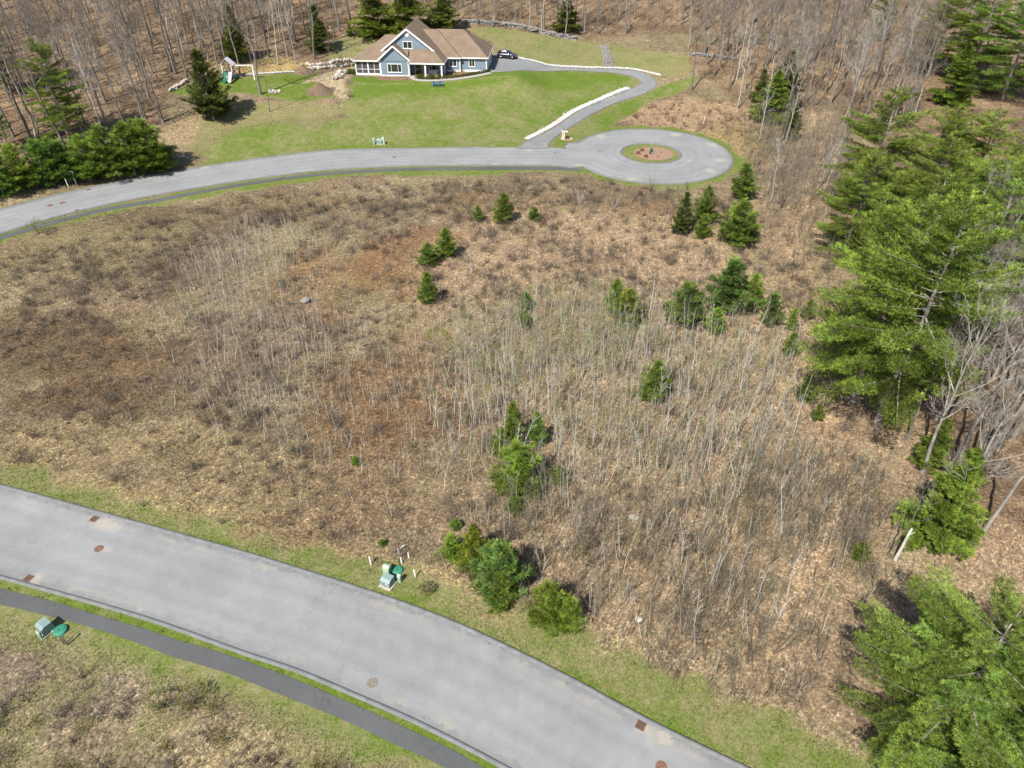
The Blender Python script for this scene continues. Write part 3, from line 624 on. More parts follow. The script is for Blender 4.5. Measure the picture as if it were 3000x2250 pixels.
# entry door
dr = hpart('door', MB().b2((7.2, 2.44, 0), (8.6, 2.53, 2.3)), M_door)
hpart('door_frame', MB().b2((7.06, 2.42, 0), (7.19, 2.52, 2.42)).b2((8.61, 2.42, 0), (8.74, 2.52, 2.42)).b2((7.195, 2.42, 2.31), (8.605, 2.52, 2.42)), M_white, parent=dr)
hpart('pane', MB().b2((7.35, 2.425, .5), (7.8, 2.437, 2.05)).b2((8.0, 2.425, .5), (8.45, 2.437, 2.05)), M_glass, parent=dr)
hpart('handle', MB().b2((7.86, 2.38, 1.0), (7.94, 2.436, 1.12)), pmat('brass', (.5, .38, .15), .35, .1, metal=.8), parent=dr)
hpart('porch_floor', MB().b2((6.25, -.6, -.3), (13.7, 2.47, .02)), M_conc)
for x in (9.95, 13.55):
    c = hpart('porch_column', MB().b2((x - .17, -.62, .02), (x + .17, -.28, 2.9)), M_white)
    hpart('capital', MB().b2((x - .22, -.67, 2.72), (x + .22, -.23, 2.86)), M_white, parent=c)
    hpart('plinth', MB().b2((x - .22, -.67, .02), (x + .22, -.23, .25)), M_white, parent=c)
hpart('porch_beam', MB().b2((6.3, -.58, 2.72), (13.9, -.32, 2.93)), M_white)
# screened porch
hpart('porch_deck', MB().b2((-5.75, .45, -.35), (-.02, 6.05, .12)), pmat('deck_boards', (.36, .33, .29), .8))
for x in (-5.68, -4.25, -2.95, -1.55, -.2):
    wd = .13 if x in (-5.68, -2.95, -.2) else .05
    hpart('screen_post', MB().b2((x - wd, .42, .12), (x + wd, .58, 3.1)), M_white)
for y in (2.0, 3.6, 5.9): hpart('screen_post', MB().b2((-5.76, y - .08, .12), (-5.6, y + .08, 3.1)), M_white)
for i, (a, b_) in enumerate(((-5.55, -4.3), (-4.2, -3.08), (-2.82, -1.6), (-1.5, -.33))):
    for (z0, z1) in ((.5, 1.28), (1.38, 2.82)):
        hpart('screen', MB().b2((a, .50, z0), (b_, .506, z1)), M_screen)
    hpart('screen_rail', MB().b2((a, .45, 1.285), (b_, .56, 1.375)), M_white); hpart('kick_panel', MB().b2((a, .44, .12), (b_, .57, .495)), M_white)
hpart('porch_header', MB().b2((-5.8, .40, 2.825), (-.05, .60, 3.12)), M_white)
for (y0, y1) in ((.6, 1.9), (2.1, 3.5), (3.7, 5.8)): hpart('screen', MB().b2((-5.68, y0, .5), (-5.674, y1, 2.9)), M_screen); hpart('kick_panel', MB().b2((-5.72, y0, .12), (-5.62, y1, .495)), M_white)
# garage doors on the right end
for y in (6.2, 9.4, 12.6):
    g = hpart('garage_door', MB().b2((22.80, y, .1), (22.88, y + 2.5, 2.25)), M_white)
    for k in range(4): hpart('panel', MB().b2((22.885, y + .08, .16 + .52 * k), (22.905, y + 2.42, .60 + .52 * k)), M_white, parent=g)
for a, b_ in (((6.42, -.1, .2), (6.42, -.1, 3.2)), ((22.62, 5.08, .0), (22.62, 5.08, 3.0)), ((-.25, -.02, .2), (-.25, -.02, 3.2))): hpart('downspout', MB().segs([a], [b_], .05, .05, 6), M_white)
def hw(x, y, z=0):
    """house-local point in world metres"""
    a = rad(-4.5); wx = hp[0] + x * math.cos(a) - y * math.sin(a); wy = hp[1] + x * math.sin(a) + y * math.cos(a); return (wx, wy, HZ - .15 + z)
# porch furniture
M_orange = pmat('orange_chair_paint', (.42, .13, .05), .5); M_bluepaint = pmat('blue_chair_paint', (.11, .23, .40), .45, .1)
def adirondack(name, label, mat, loc, rz, sc=1.0, group=None):
    t = thing(name, label, 'chair', loc, rz, group); t.scale = (sc,) * 3
    def pp(nm, m): return m.obj(nm, mat, t)
    # chair faces -y
    for k in range(6): pp('seat_slat', MB().bar((-.27, -.36 + k * .11, .40 - k * .022), (.27, -.36 + k * .11, .40 - k * .022), .095, .02))
    for k in range(5):
        x = -.22 + k * .11; top = 1.02 - abs(k - 2) * .05; pp('back_slat', MB().bar((x, .22, .27), (x * 1.25, .56, top), .095, .02, (0, -1, .3)))
    pp('back_rail', MB().bar((-.27, .345, .5), (.27, .345, .5), .04, .05))
    for s_ in (-1, 1):
        pp('arm', MB().bar((.33 * s_, -.42, .56), (.33 * s_, .42, .56), .13, .025)); pp('leg', MB().bar((.29 * s_, -.38, 0), (.29 * s_, -.38, .55), .05, .09, (0, 1, 0)))
        pp('leg', MB().bar((.29 * s_, -.40, .33), (.29 * s_, .62, .03), .04, .10)); pp('arm_post', MB().bar((.29 * s_, .38, .1), (.29 * s_, .38, .55), .05, .06, (0, 1, 0)))
    return t
a1 = G(1274, 252.5); a2 = G(1292, 252.5)
adirondack('garden_chair', 'left of two blue slatted garden chairs on the lawn', M_bluepaint, L3(a1), rad(172), 1.25, 'blue chairs on the lawn')
adirondack('garden_chair', 'right of two blue slatted garden chairs on the lawn', M_bluepaint, L3(a2), rad(176), 1.25, 'blue chairs on the lawn')
adirondack('porch_chair', 'orange slatted chair left of the porch bench', M_orange, hw(9.2, 1.0, .02), rad(-4), .95, 'orange chairs on the entry porch')
adirondack('porch_chair', 'orange slatted chair right of the porch bench', M_orange, hw(12.9, 1.0, .02), rad(-6), .95, 'orange chairs on the entry porch')
adirondack('porch_chair', 'orange chair inside the screened porch', M_orange, hw(-.9, 1.5, .12), rad(-4), 1.0)
adirondack('porch_chair', 'dark red chair in the middle of the screened porch', pmat('dark_red_chair', (.22, .05, .04), .5), hw(-2.2, 1.6, .12), rad(10), 1.0)
t = thing('porch_bench', 'white slatted bench under the porch window', 'bench', hw(11.2, 1.2, .02), rad(-4.5))
for k in range(4): MB().bar((-1.0, -.22 + k * .13, .45), (1.0, -.22 + k * .13, .45), .11, .03).obj('seat_slat', M_white, t)
for k in range(3): MB().bar((-1.0, .26, .6 + k * .16), (1.0, .30, .6 + k * .16), .03, .12).obj('back_slat', M_white, t)
for x in (-.92, .92):
    for y in (-.2, .24): MB().bar((x, y, 0), (x, y, .44 if y < 0 else 1.0), .06, .06, (0, 1, 0)).obj('leg', M_white, t)
    MB().bar((x, -.26, .66), (x, .26, .66), .07, .04).obj('arm', M_white, t)

# ------------------------------------------------------------------ parked SUV
M_car = newmat('dark_car_paint'); nt = M_car[1]; bb = M_car[2]; M_car = M_car[0]
nt.links.new(ramp(nt, noise(nt, 2, 2), [(.3, (.020, .020, .028)), (.7, (.030, .030, .040))]), bb.inputs['Base Color'])
bb.inputs['Roughness'].default_value = .25; bb.inputs['Metallic'].default_value = .5; bb.inputs['Coat Weight'].default_value = .8
M_rubber = pmat('rubber', (.018, .018, .018), .85, .2); M_chrome = pmat('alloy', (.55, .55, .57), .3, .08, metal=.9); M_lamp = pmat('lamp_lens', (.6, .6, .6), .2, .05); M_red = pmat('tail_lens', (.35, .02, .02), .3, .05)
cs = G(1486, 172); cb = G(1455, 163)
car = thing('parked_suv', 'dark grey SUV parked beside the garage on the driveway', 'car', (cs[0], cs[1] + .4, h1(cs[0], cs[1]) + .06), rad(-14))
# body lofted along x: stations (x, half width low, half width belt, z sill, z belt)
st = [(-2.28, .70, .78, .42, .95), (-2.22, .86, .90, .32, 1.08), (-1.9, .92, .95, .28, 1.10), (-1.0, .94, .96, .27, 1.10), (0, .94, .96, .27, 1.09), (.9, .94, .96, .27, 1.07), (1.35, .93, .94, .28, 1.04), (2.0, .90, .88, .30, .97), (2.25, .82, .76, .34, .88), (2.34, .66, .62, .42, .78)]
V = []
for (x, w0, w1, z0, z1) in st:
    V += [(x, -w0 * .94, z0), (x, -w0, z0 + .12), (x, -w1, (z0 + z1) / 2 + .1), (x, -w1 * .97, z1 - .05), (x, -w1 * .88, z1), (x, w1 * .88, z1), (x, w1 * .97, z1 - .05), (x, w1, (z0 + z1) / 2 + .1), (x, w0, z0 + .12), (x, w0 * .94, z0)]
F = []
for i in range(len(st) - 1):
    for k in range(10): F.append([i * 10 + k, i * 10 + (k + 1) % 10, (i + 1) * 10 + (k + 1) % 10, (i + 1) * 10 + k])
m = MB(); m.add(V, F); m.f.append(np.array([list(range(9, -1, -1))])); m.f.append(np.array([list(range((len(st) - 1) * 10, len(st) * 10))])); m.obj('body', M_car, car, True)
cab = [(-2.15, .80, 1.06, .66, 1.30), (-1.95, .84, 1.07, .70, 1.62), (-1.2, .86, 1.07, .72, 1.72), (-.2, .86, 1.06, .72, 1.73), (.35, .86, 1.05, .70, 1.66), (1.15, .82, 1.04, .66, 1.10)]
V = []; F = []
for (x, w0, z0, w1, z1) in cab: V += [(x, -w0, z0), (x, -w1, z1 - .06), (x, -w1 * .9, z1), (x, w1 * .9, z1), (x, w1, z1 - .06), (x, w0, z0)]
for i in range(len(cab) - 1):
    for k in range(5): F.append([i * 6 + k, i * 6 + k + 1, (i + 1) * 6 + k + 1, (i + 1) * 6 + k])
m = MB(); m.add(V, F); m.f.append(np.array([[5, 4, 3, 2, 1, 0]])); m.obj('cabin', M_car, car, True)
M_cglass = glass_mat('car_glass', (.012, .014, .018), .05)
def sidewin(xa, xb, xc, xd, s_):
    def y_(z): return s_ * (.86 - (z - 1.06) * .235 + .012)
    z0, z1 = 1.13, 1.60
    q = [(xa, y_(z0), z0), (xb, y_(z0), z0), (xc, y_(z1), z1), (xd, y_(z1), z1)]; MB().poly(q if s_ < 0 else q[::-1]).obj('side_window', M_cglass, car)
for s_ in (-1, 1):
    sidewin(-.05, .92, .38, .0, s_); sidewin(-1.02, -.13, -.1, -.95, s_); sidewin(-1.85, -1.12, -1.05, -1.72, s_)
    MB().box((.75, s_ * 1.02, 1.16), (.2, .16, .14)).obj('mirror', M_car, car); MB().bar((-1.7, s_ * .62, 1.77), (.2, s_ * .62, 1.77), .05, .04).obj('roof_rail', M_chrome, car)
    MB().box((2.2, s_ * .64, .80), (.22, .26, .13)).obj('headlight', M_lamp, car); MB().box((-2.22, s_ * .76, .95), (.14, .18, .30)).obj('tail_light', M_red, car)
    for k in (.25, -.75): MB().box((k - .35, s_ * .975, .93), (.2, .03, .035)).obj('door_handle', M_chrome, car)
MB().poly([(.42, -.62, 1.66), (1.16, -.72, 1.13), (1.16, .72, 1.13), (.42, .62, 1.66)]).obj('windscreen', M_cglass, car)
MB().poly([(-2.19, -.62, 1.20), (-2.03, -.60, 1.56), (-2.03, .60, 1.56), (-2.19, .62, 1.20)][::-1]).obj('rear_window', M_cglass, car)
MB().box((2.33, 0, .64), (.06, .9, .18)).obj('grille', M_rubber, car)
for x in (-1.42, 1.42):
    for s_ in (-1, 1):
        prof = [(.20, -.11), (.34, -.12), (.37, -.08), (.37, .08), (.34, .12), (.20, .11)]
        w = MB().lathe(prof, 20); vv = w.v[0]; w.v[0] = np.c_[vv[:, 0], vv[:, 2], vv[:, 1]] + np.array([x, s_ * .86, .37]); wo_ = w.obj('wheel', M_rubber, car, True)
        r_ = MB().lathe([(.02, .09), (.2, .07), (.21, -.02)], 16); vv = r_.v[0]; r_.v[0] = np.c_[vv[:, 0], vv[:, 2] * s_, vv[:, 1]] + np.array([x, s_ * .87, .37]); r_.obj('rim', M_chrome, wo_, True)

# ------------------------------------------------------------------ stones
def rockmesh(seed, sq=.75, sub=1):
    bm = bmesh.new(); bmesh.ops.create_icosphere(bm, subdivisions=sub, radius=.5); r = random.Random(seed)
    ax = [Vector((r.gauss(0, 1), r.gauss(0, 1), r.gauss(0, 1))).normalized() for _ in range(6)]
    for v in bm.verts:
        d = v.co.normalized(); k = 1 + sum(max(0, d.dot(a)) ** 2 * r.choice((-.10, .12)) for a in ax); v.co = d * .5 * k * r.uniform(.88, 1.1); v.co.z *= sq
    me = bpy.data.meshes.new('stone'); bm.to_mesh(me); bm.free(); return me
ROCKS = [rockmesh(i, .7 + .05 * (i % 4)) for i in range(8)]
SROCK = []
for i in range(6):
    me = rockmesh(40 + i, .7, 1); v = np.zeros(len(me.vertices) * 3); me.vertices.foreach_get('co', v); f = np.array([list(p.vertices) for p in me.polygons]); SROCK.append((v.reshape(-1, 3), f))
M_stone = pmat('pale_fieldstone', (.42, .38, .32), .9, .35, 1.8, bmp=.4, rnd=.3); M_gstone = pmat('grey_stone', (.21, .205, .19), .9, .35, 2.5, bmp=.4, rnd=.2); M_wgravel = pmat('white_gravel', (.52, .505, .48), .9, .45, 3.5); M_bstone = pmat('boulder_granite', (.24, .24, .22), .9, .35, 3, bmp=.5)
for me in ROCKS: me.materials.append(M_stone)
rr = random.Random(3)
def rockpile(m, pts, s0, s1, zoff=0, cols=None):
    for p in pts:
        v, f = SROCK[rr.randrange(6)]; s_ = rr.uniform(s0, s1); a = rr.uniform(0, 6.3); ca, sa = math.cos(a), math.sin(a); q = v * s_ * np.array([1, rr.uniform(.7, 1), rr.uniform(.6, .9)])
        q = np.c_[q[:, 0] * ca - q[:, 1] * sa, q[:, 0] * sa + q[:, 1] * ca, q[:, 2]]
        m.add(q + np.array([p[0], p[1], h1(p[0], p[1]) + zoff + s_ * .15 + (p[2] if len(p) > 2 else 0)]), f)
def along(pl, w, n):
    pl = np.asarray(pl); L = np.r_[0, np.cumsum(np.linalg.norm(np.diff(pl, axis=0), axis=1))]; out = []
    t = np.gradient(pl, axis=0); t /= np.linalg.norm(t, axis=1, keepdims=True)
    for _ in range(n):
        s_ = rr.uniform(0, L[-1]); x = np.interp(s_, L, pl[:, 0]); y = np.interp(s_, L, pl[:, 1]); tx = np.interp(s_, L, t[:, 0]); ty = np.interp(s_, L, t[:, 1]); o = rr.gauss(0, w / 3.2); out.append((x - ty * o, y + tx * o))
    return out
for nm, ln, w, n, lab in (('gravel_strip', white_a, 1.15, 800, 'white gravel strip along the lower driveway edge'), ('gravel_strip', white_b, .8, 900, 'white gravel strip along the uphill driveway edge'), ('gravel_strip', white_c, .7, 420, 'thin white stone edging behind the play set')):
    sh = sheet('gravel_bed', ribbon(ln, w * 1.05, w * .9), .075, M_wgravel, sp=.5); m = MB(); rockpile(m, along(ln, w, n), .14, .34, .05)
    o = m.obj(nm, M_wgravel); tag(o, lab, 'gravel', kind='stuff'); sh.parent = o
# rip-rap chute
_q = GP([(1757, 133), (1781, 133), (1797, 196), (1773, 196)]); m = MB(); pts = []
for _ in range(420):
    u, v = rr.random(), rr.random(); p = (_q[0] * (1 - u) + _q[1] * u) * (1 - v) + (_q[3] * (1 - u) + _q[2] * u) * v; pts.append(tuple(p))
rockpile(m, pts, .3, .8, 0); o = m.obj('stone_chute', M_gstone); tag(o, 'grey rip-rap stone chute running down the grassy bank to the driveway', 'stones', kind='stuff')
# dry stone wall at the wood's edge
wall_line = crom(GP([(1350, 66), (1400, 69), (1470, 74), (1530, 82), (1580, 94), (1640, 108), (1690, 117)]), 1.0)
t = thing('stone_wall', 'tumbled grey dry stone wall between the hill lawn and the woods', 'wall', (wall_line[0][0], wall_line[0][1], 0)); m = MB()
for layer in range(3): rockpile(m, [(a, b_, .3 * layer) for a, b_ in along(wall_line, 1.3 - .3 * layer, 260)], .4, .85, 0)
o = m.obj('stones', M_gstone); o['kind'] = 'stuff'; o.parent = t; o.matrix_parent_inverse = Matrix.Translation((-wall_line[0][0], -wall_line[0][1], 0))
wall_line2 = crom(GP([(2015, 160), (2060, 164), (2110, 168), (2160, 178)]), 1.0); m = MB()
for layer in range(2): rockpile(m, [(a, b_, .3 * layer) for a, b_ in along(wall_line2, 1.2, 70)], .4, .8, 0)
tag(m.obj('stone_wall', M_gstone), 'low broken stone wall at the lower edge of the right-hand woods', 'wall', kind='stuff')
def boulders(name, label, cat, pts, smin, smax, mats=None):
    p0 = G(pts[0][0], pts[0][1]); t = thing(name, label, cat, L3(p0))
    for i, q in enumerate(pts):
        p = G(q[0], q[1]); s_ = q[2] if len(q) > 2 else rr.uniform(smin, smax)
        o = mk('boulder', ROCKS[rr.randrange(8)], None, t); o.location = (p[0] - p0[0], p[1] - p0[1], p[2] - p0[2] + s_ * .22 + (q[3] if len(q) > 3 else 0)); o.scale = (s_ * rr.uniform(.9, 1.3), s_ * rr.uniform(.8, 1), s_ * rr.uniform(.8, 1.1)); o.rotation_euler = (0, 0, rr.uniform(0, 6.3))
    return t
pts = []
for i in range(14): pts.append((905 + i * 9.6, 205 - i * 1.0 + rr.uniform(-1, 1), rr.uniform(1.0, 1.5)))
for i in range(13): pts.append((912 + i * 9.8, 203.5 - i * 1.2 + rr.uniform(-1, 1), rr.uniform(.8, 1.25), .75))
for i in range(5): pts.append((980 + i * 11, 199 - i * 1.5, rr.uniform(.8, 1.2), 1.3))
boulders('boulder_wall', 'retaining wall of large pale boulders left of the house', 'wall', pts, 1, 1.5)
boulders('boulders', 'three pale boulders in a row above the boulder wall', 'stones', [(884, 192, 1.0), (902, 191, 1.2), (919, 191, .9)], .9, 1.2)
boulders('boulders', 'jumbled pale boulders beside the screened porch', 'stones', [(985, 232, 1.1), (998, 229, 1.3), (1004, 222, 1.2), (990, 224, 1.4), (978, 228, .8), (1012, 215, 1.6), (996, 216, 1.6)], .8, 1.3)
boulders('rock_pile', 'heap of pale rocks beside the tall bare lawn tree', 'stones', [(787 + rr.uniform(0, 34), 269 + rr.uniform(-3, 6), rr.uniform(.4, .8)) for _ in range(24)], .4, .8)
boulders('rock_wall', 'dark rock bank at the left end of the back lawn', 'stones', [(504 + i * 4.2, 268 - i * 3 + rr.uniform(-3, 3), rr.uniform(.7, 1.2)) for i in range(11)], .7, 1.2)
boulders('rocks', 'two white rocks on the verge beside the young pines', 'stones', [(538, 462, .9), (551, 464, .7)], .7, .9)
boulders('rocks', 'small pale stones along the drainage gully below the lawn', 'stones', [(1004, 300, .4), (1002, 312, .5), (1020, 288, .6), (1014, 283, .5), (1022, 282, .5)], .4, .6)
boulders('rock', 'white rock at the base of the dark cedar', 'stone', [(648, 328, .9), (654, 325, .7)], .7, .9)
for i, (q, s_, lab) in enumerate((((1857, 1518), .9, 'white rock half hidden in the leafless thicket'), ((1872, 1816), .7, 'small white rock near the foreground verge'), ((2291, 1962), .35, 'tiny white stone left of the big corner pine'), ((2140, 1210), .6, 'pale rock deep in the sapling thicket'))):
    p = G(*q); o = mk('rock', ROCKS[i], None, None, (p[0], p[1], p[2] + .1)); o.scale = (s_, s_ * .8, s_ * .7); tag(o, lab, 'rock')
bm = rockmesh(99, .62, 2); bm.materials.append(M_bstone); p = G(897, 885); o = mk('boulder', bm, None, None, (p[0], p[1], p[2] + .25), .6); o.scale = (1.15, 1.05, 1.25); tag(o, 'lone grey granite boulder in the middle of the brown field', 'boulder')
# earth mounds
M_dirt = pmat('loose_soil', (.16, .112, .072), .95, .3, 3, bmp=.6)
def mound(px, py, r, hh, label, seed):
    p = G(px, py); g = np.linspace(-1, 1, 41); a, b_ = np.meshgrid(g, g); d = np.hypot(a, b_); z = np.clip(1 - d, 0, 1); z = z ** 1.15 * hh + (fbm(a * 9 + seed, b_ * 9, 1.3) - .5) * .35 * np.clip(1.1 - d, 0, 1)
    x = p[0] + a * r; y = p[1] + b_ * r * .9; v = np.c_[x.ravel(), y.ravel(), (h(x, y) + z - .06).ravel()] - p; k = np.arange(40 * 41).reshape(40, 41)[:, :-1].ravel()
    MBm = MB().add(v, np.c_[k, k + 1, k + 42, k + 41]); tag(MBm.obj('soil_mound', M_dirt, None, True, L3(p)), label, 'soil mound')
mound(935, 268, 2.9, 2.0, 'brown soil mound on the lawn below the gravel yard', 3); mound(892, 212, 2.6, 1.5, 'brown soil heap in front of the boulder wall', 8)

# ------------------------------------------------------------------ play set
M_vinyl = pmat('white_vinyl', (.80, .80, .82), .45, .05); M_gslide = pmat('green_plastic', (.01, .17, .085), .4, .08); M_wslide = pmat('pale_blue_plastic', (.62, .66, .74), .4, .05); M_brownwood = pmat('brown_wood', (.11, .07, .045), .7)
pb = G(684, 232); ps = thing('play_set', 'white play set with gable canopy, green and pale slides and a swing beam', 'play set', L3(pb), rad(3))
def pt(n, m, mat, parent=None): return m.obj(n, mat, parent or ps)
for (x, y) in ((-1.6, -.9), (.35, -.9), (-1.6, .9), (.35, .9)): pt('post', MB().bar((x, y, 0), (x, y, 3.1), .14, .14, (0, 1, 0)), M_vinyl)
pt('deck', MB().b2((-1.65, -.95, 1.45), (.4, .95, 1.55)), M_brownwood)
for z in (1.9, 2.25): pt('rail', MB().bar((-1.6, .9, z), (.35, .9, z), .06, .1).bar((-1.6, -.9, z), (-1.6, .9, z), .06, .1), M_brownwood)
pt('canopy', MB().slab([(-2.05, -1.05, 2.95), (-.62, -1.05, 4.3), (-.62, 1.05, 4.3), (-2.05, 1.05, 2.95)], .06), M_vinyl)
pt('canopy', MB().slab([(-.62, -1.05, 4.3), (.8, -1.05, 2.95), (.8, 1.05, 2.95), (-.62, 1.05, 4.3)], .06), M_vinyl)
pt('gable_beam', MB().bar((-1.6, -.95, 3.05), (.35, -.95, 3.05), .08, .12), M_brownwood)
def slide(x, mat, name):
    m = MB(); y0, y1 = -.95, -3.1
    for i in range(8):
        a, b_ = i / 8, (i + 1) / 8; z = lambda u: 1.55 * (1 - u) ** 1.1 + .12
        p, q = (x, y0 + (y1 - y0) * a, z(a)), (x, y0 + (y1 - y0) * b_, z(b_)); m.bar(p, q, .62, .04)
        for s_ in (-.32, .32): m.bar((x + s_, p[1], p[2] + .09), (x + s_, q[1], q[2] + .09), .05, .2)
    pt(name, m, mat)
slide(-1.15, M_gslide, 'green_slide'); slide(-.02, M_wslide, 'pale_slide')
pt('swing_beam', MB().bar((.35, 0, 2.75), (4.6, 0, 2.75), .14, .16), M_vinyl)
for s_ in (-1, 1): pt('swing_leg', MB().bar((4.5, 0, 2.75), (4.75, 1.2 * s_, 0), .12, .12, (1, 0, 0)), M_vinyl)
for x in (1.4, 2.9):
    sw = pt('swing_seat', MB().b2((x - .25, -.1, .5), (x + .25, .1, .54)), M_gslide); MB().segs([(x - .23, 0, .54), (x + .23, 0, .54)], [(x - .23, 0, 2.7), (x + .23, 0, 2.7)], .012, .012, 4).obj('chain', M_chrome, sw)

# ------------------------------------------------------------------ utilities
M_grn = pmat('grey_green_enamel', (.22, .30, .285), .5, .12, 2, rnd=.1); M_pgrn = pmat('pale_green_enamel', (.38, .52, .33), .5, .1, 2); M_teal = pmat('teal_green_lid', (.035, .22, .135), .6, .18, 3); M_pgrn2 = pmat('faded_green_enamel', (.30, .40, .32), .6, .15, 3); M_wsticker = pmat('white_label', (.8, .8, .78), .5, .03)
M_pad = pmat('pad_concrete', (.42, .36, .28), .9, .2, 3)
def transformer(px, py, label, rz, s_=1.0):
    p = G(px, py); t = thing('transformer_box', label, 'utility box', L3(p), rz); s_ *= .88; w, d, hh = .95 * s_, .85 * s_, .95 * s_
    MB().b2((-w / 2 - .12, -d / 2 - .15, -.1), (w / 2 + .12, d / 2 + .12, .12)).obj('pad', M_pad, t)
    m = MB(); x, y = w / 2, d / 2; f = [(-x, -y, .12), (x, -y, .12), (x, y, .12), (-x, y, .12), (-x, -y, hh * .78), (x, -y, hh * .78), (x, y, hh), (-x, y, hh), (-x, -y + .22, hh), (x, -y + .22, hh)]
    m.add(f, np.zeros((0, 4), int)); m.f += [np.array([[0, 1, 5, 4], [4, 5, 9, 8], [8, 9, 6, 7], [2, 3, 7, 6]]), np.array([[1, 2, 6, 9, 5], [3, 0, 4, 8, 7]])]; m.obj('cabinet', M_grn, t)
    MB().b2((-.02, -y - .012, .14), (.0, -y - .001, hh * .76)).obj('door_seam', M_rubber, t); MB().b2((.05, -y - .02, .45), (.17, -y - .004, .56)).obj('label_plate', M_wsticker, t); MB().b2((-.12, -y - .05, .4), (-.06, -y - .001, .5)).obj('lock', M_chrome, t); return t
transformer(1137, 1712, 'grey green pad transformer on the verge above the foreground road', rad(-27)); transformer(138, 1847, 'grey green pad transformer beside the foreground footpath', rad(-32), 1.05); transformer(1113, 421, 'pale grey transformer box on the far lawn verge', rad(-4), 1.15)
def pedestal(px, py, label, w, d, hh, mat, rz, slope=.12, tilt=0):
    p = G(px, py); t = thing('cable_pedestal', label, 'utility box', L3(p), rz); x, y = w / 2, d / 2
    MB().b2((-x, -y, -.05), (x, y, hh * .55)).obj('base', mat, t)
    m = MB(); x += .015; y += .015; m.add([(-x, -y, hh * .5), (x, -y, hh * .5), (x, y, hh * .5), (-x, y, hh * .5), (-x, -y, hh - slope), (x, -y, hh - slope), (x, y, hh - slope), (-x, y, hh - slope), (-x, 0, hh), (x, 0, hh)], np.zeros((0, 4), int))
    m.f += [np.array([[0, 1, 5, 4], [2, 3, 7, 6], [4, 5, 9, 8], [6, 7, 8, 9]]), np.array([[1, 2, 6, 9, 5], [3, 0, 4, 8, 7]])]; m.obj('cap', mat, t); MB().b2((-.03, -y - .008, hh * .62), (.03, -y - .001, hh * .7)).obj('label_plate', M_wsticker, t)
    if tilt: t.rotation_euler = (0, tilt, rz)
    return t
pedestal(1136, 1679, 'broad pale green pedestal behind the roadside transformer', .5, .45, .95, M_pgrn, rad(-20)); pedestal(1172, 1703, 'narrow faded green pedestal right of the roadside transformer', .26, .26, .85, M_pgrn2, rad(-20))
pedestal(1096, 423, 'slim pale pedestal left of the far transformer', .32, .32, 1.25, M_pgrn2, 0); pedestal(1126, 423, 'leaning pale green pedestal right of the far transformer', .36, .36, 1.4, M_pgrn, 0, .15, rad(-7))
p = G(124.5, 1872); t = thing('cable_pedestal', 'slim round pale green post beside the path transformer', 'utility box', L3(p)); MB().lathe([(.1, -.05), (.1, .55)], 14).obj('base', M_pgrn2, t, True); MB().lathe([(.125, .4), (.125, .74), (.10, .80), (0, .82)], 14).obj('cap', M_pgrn2, t, True)
def vault(px, py, label, r):
    r *= .88; p = G(px, py); t = thing('vault_lid', label, 'utility lid', L3(p)); MB().lathe([(r * 1.04, -.1), (r * 1.04, .16), (r * .98, .19), (r * .9, .19)], 28).obj('rim', M_teal, t, True); MB().lathe([(r * .97, .18), (r * .8, .225), (r * .4, .24), (0, .245)], 28).obj('lid', M_teal, t, True)
    MB().bar((-.1, -.05, .25), (.1, -.05, .25), .04, .03).obj('handle', M_rubber, t)
vault(1165, 1673, 'round teal green vault lid beside the roadside transformer', .47); vault(178, 1849, 'round teal green vault lid beside the path transformer', .52)
p = G(165, 1846); q = G(152, 1853); tag(MB().bar((0, 0, 0), (q[0] - p[0], q[1] - p[1], 0), .1, .06).bar((.02, .02, .045), (q[0] - p[0] + .02, q[1] - p[1] + .03, .045), .07, .03).obj('board', pmat('weathered_plank', (.5, .43, .32), .8), None, loc=(p[0], p[1], p[2] + .08)), 'weathered plank lying beside the path transformer', 'board')
p = G(198, 1890); t = thing('marker_post', 'short leaning pair of silvery posts below the green path lid', 'post', L3(p))
MB().segs([(0, 0, 0), (-.02, 0, .5)], [(-.03, .02, .5), (-.06, .05, 1.05)], [.07, .07], [.07, .05], 8).obj('post', M_chrome, t); MB().segs([(-.25, .05, 0)], [(-.32, .1, .8)], [.05], [.04], 8).obj('post', M_chrome, t); MB().box((-.06, .05, 1.08), (.16, .12, .1)).obj('cap', M_chrome, t)
for i, (bx, by, hh, lean, lab) in enumerate(((1087, 1655, 1.0, -.04, 'white marker stake left of the roadside utility boxes'), (1177, 1651, .75, -.04, 'white marker stake just behind the teal roadside lid'), (1168.5, 1623, .7, -.05, 'white marker stake furthest back behind the roadside boxes'), (1198, 1635, .7, -.02, 'white marker stake at the upper right of the roadside boxes'), (1217.5, 1692, .95, -.06, 'white marker stake right of the roadside utility boxes'), (1170, 1607, .5, .5, 'broken white stake leaning over behind the roadside boxes'),
                                  (201, 549, 1.5, -.05, 'plain white post on the verge by the young pines'), (2060, 366, 1.6, .08, 'white survey post on the brushy bank above the circle'), (1770, 523, .0, 0, ''))):
    if not hh: continue
    p = G(bx, by); t = thing('marker_stake', lab, 'stake', L3(p), group='white marker stakes'); MB().bar((0, 0, -.05), (lean, 0, hh), .09, .035, (0, 1, 0)).obj('stake', M_post, t); MB().bar((lean * .82, 0, hh * .82), (lean * .88, 0, hh * .88), .096, .042, (0, 1, 0)).obj('band', pmat('stake_band', (.55, .56, .58), .6), t)
p = G(225, 541); t = thing('sign_post', 'white post with small round sign on the verge by the young pines', 'sign', L3(p)); MB().bar((0, 0, -.05), (-.12, 0, 1.9), .12, .1, (0, 1, 0)).obj('post', M_post, t)
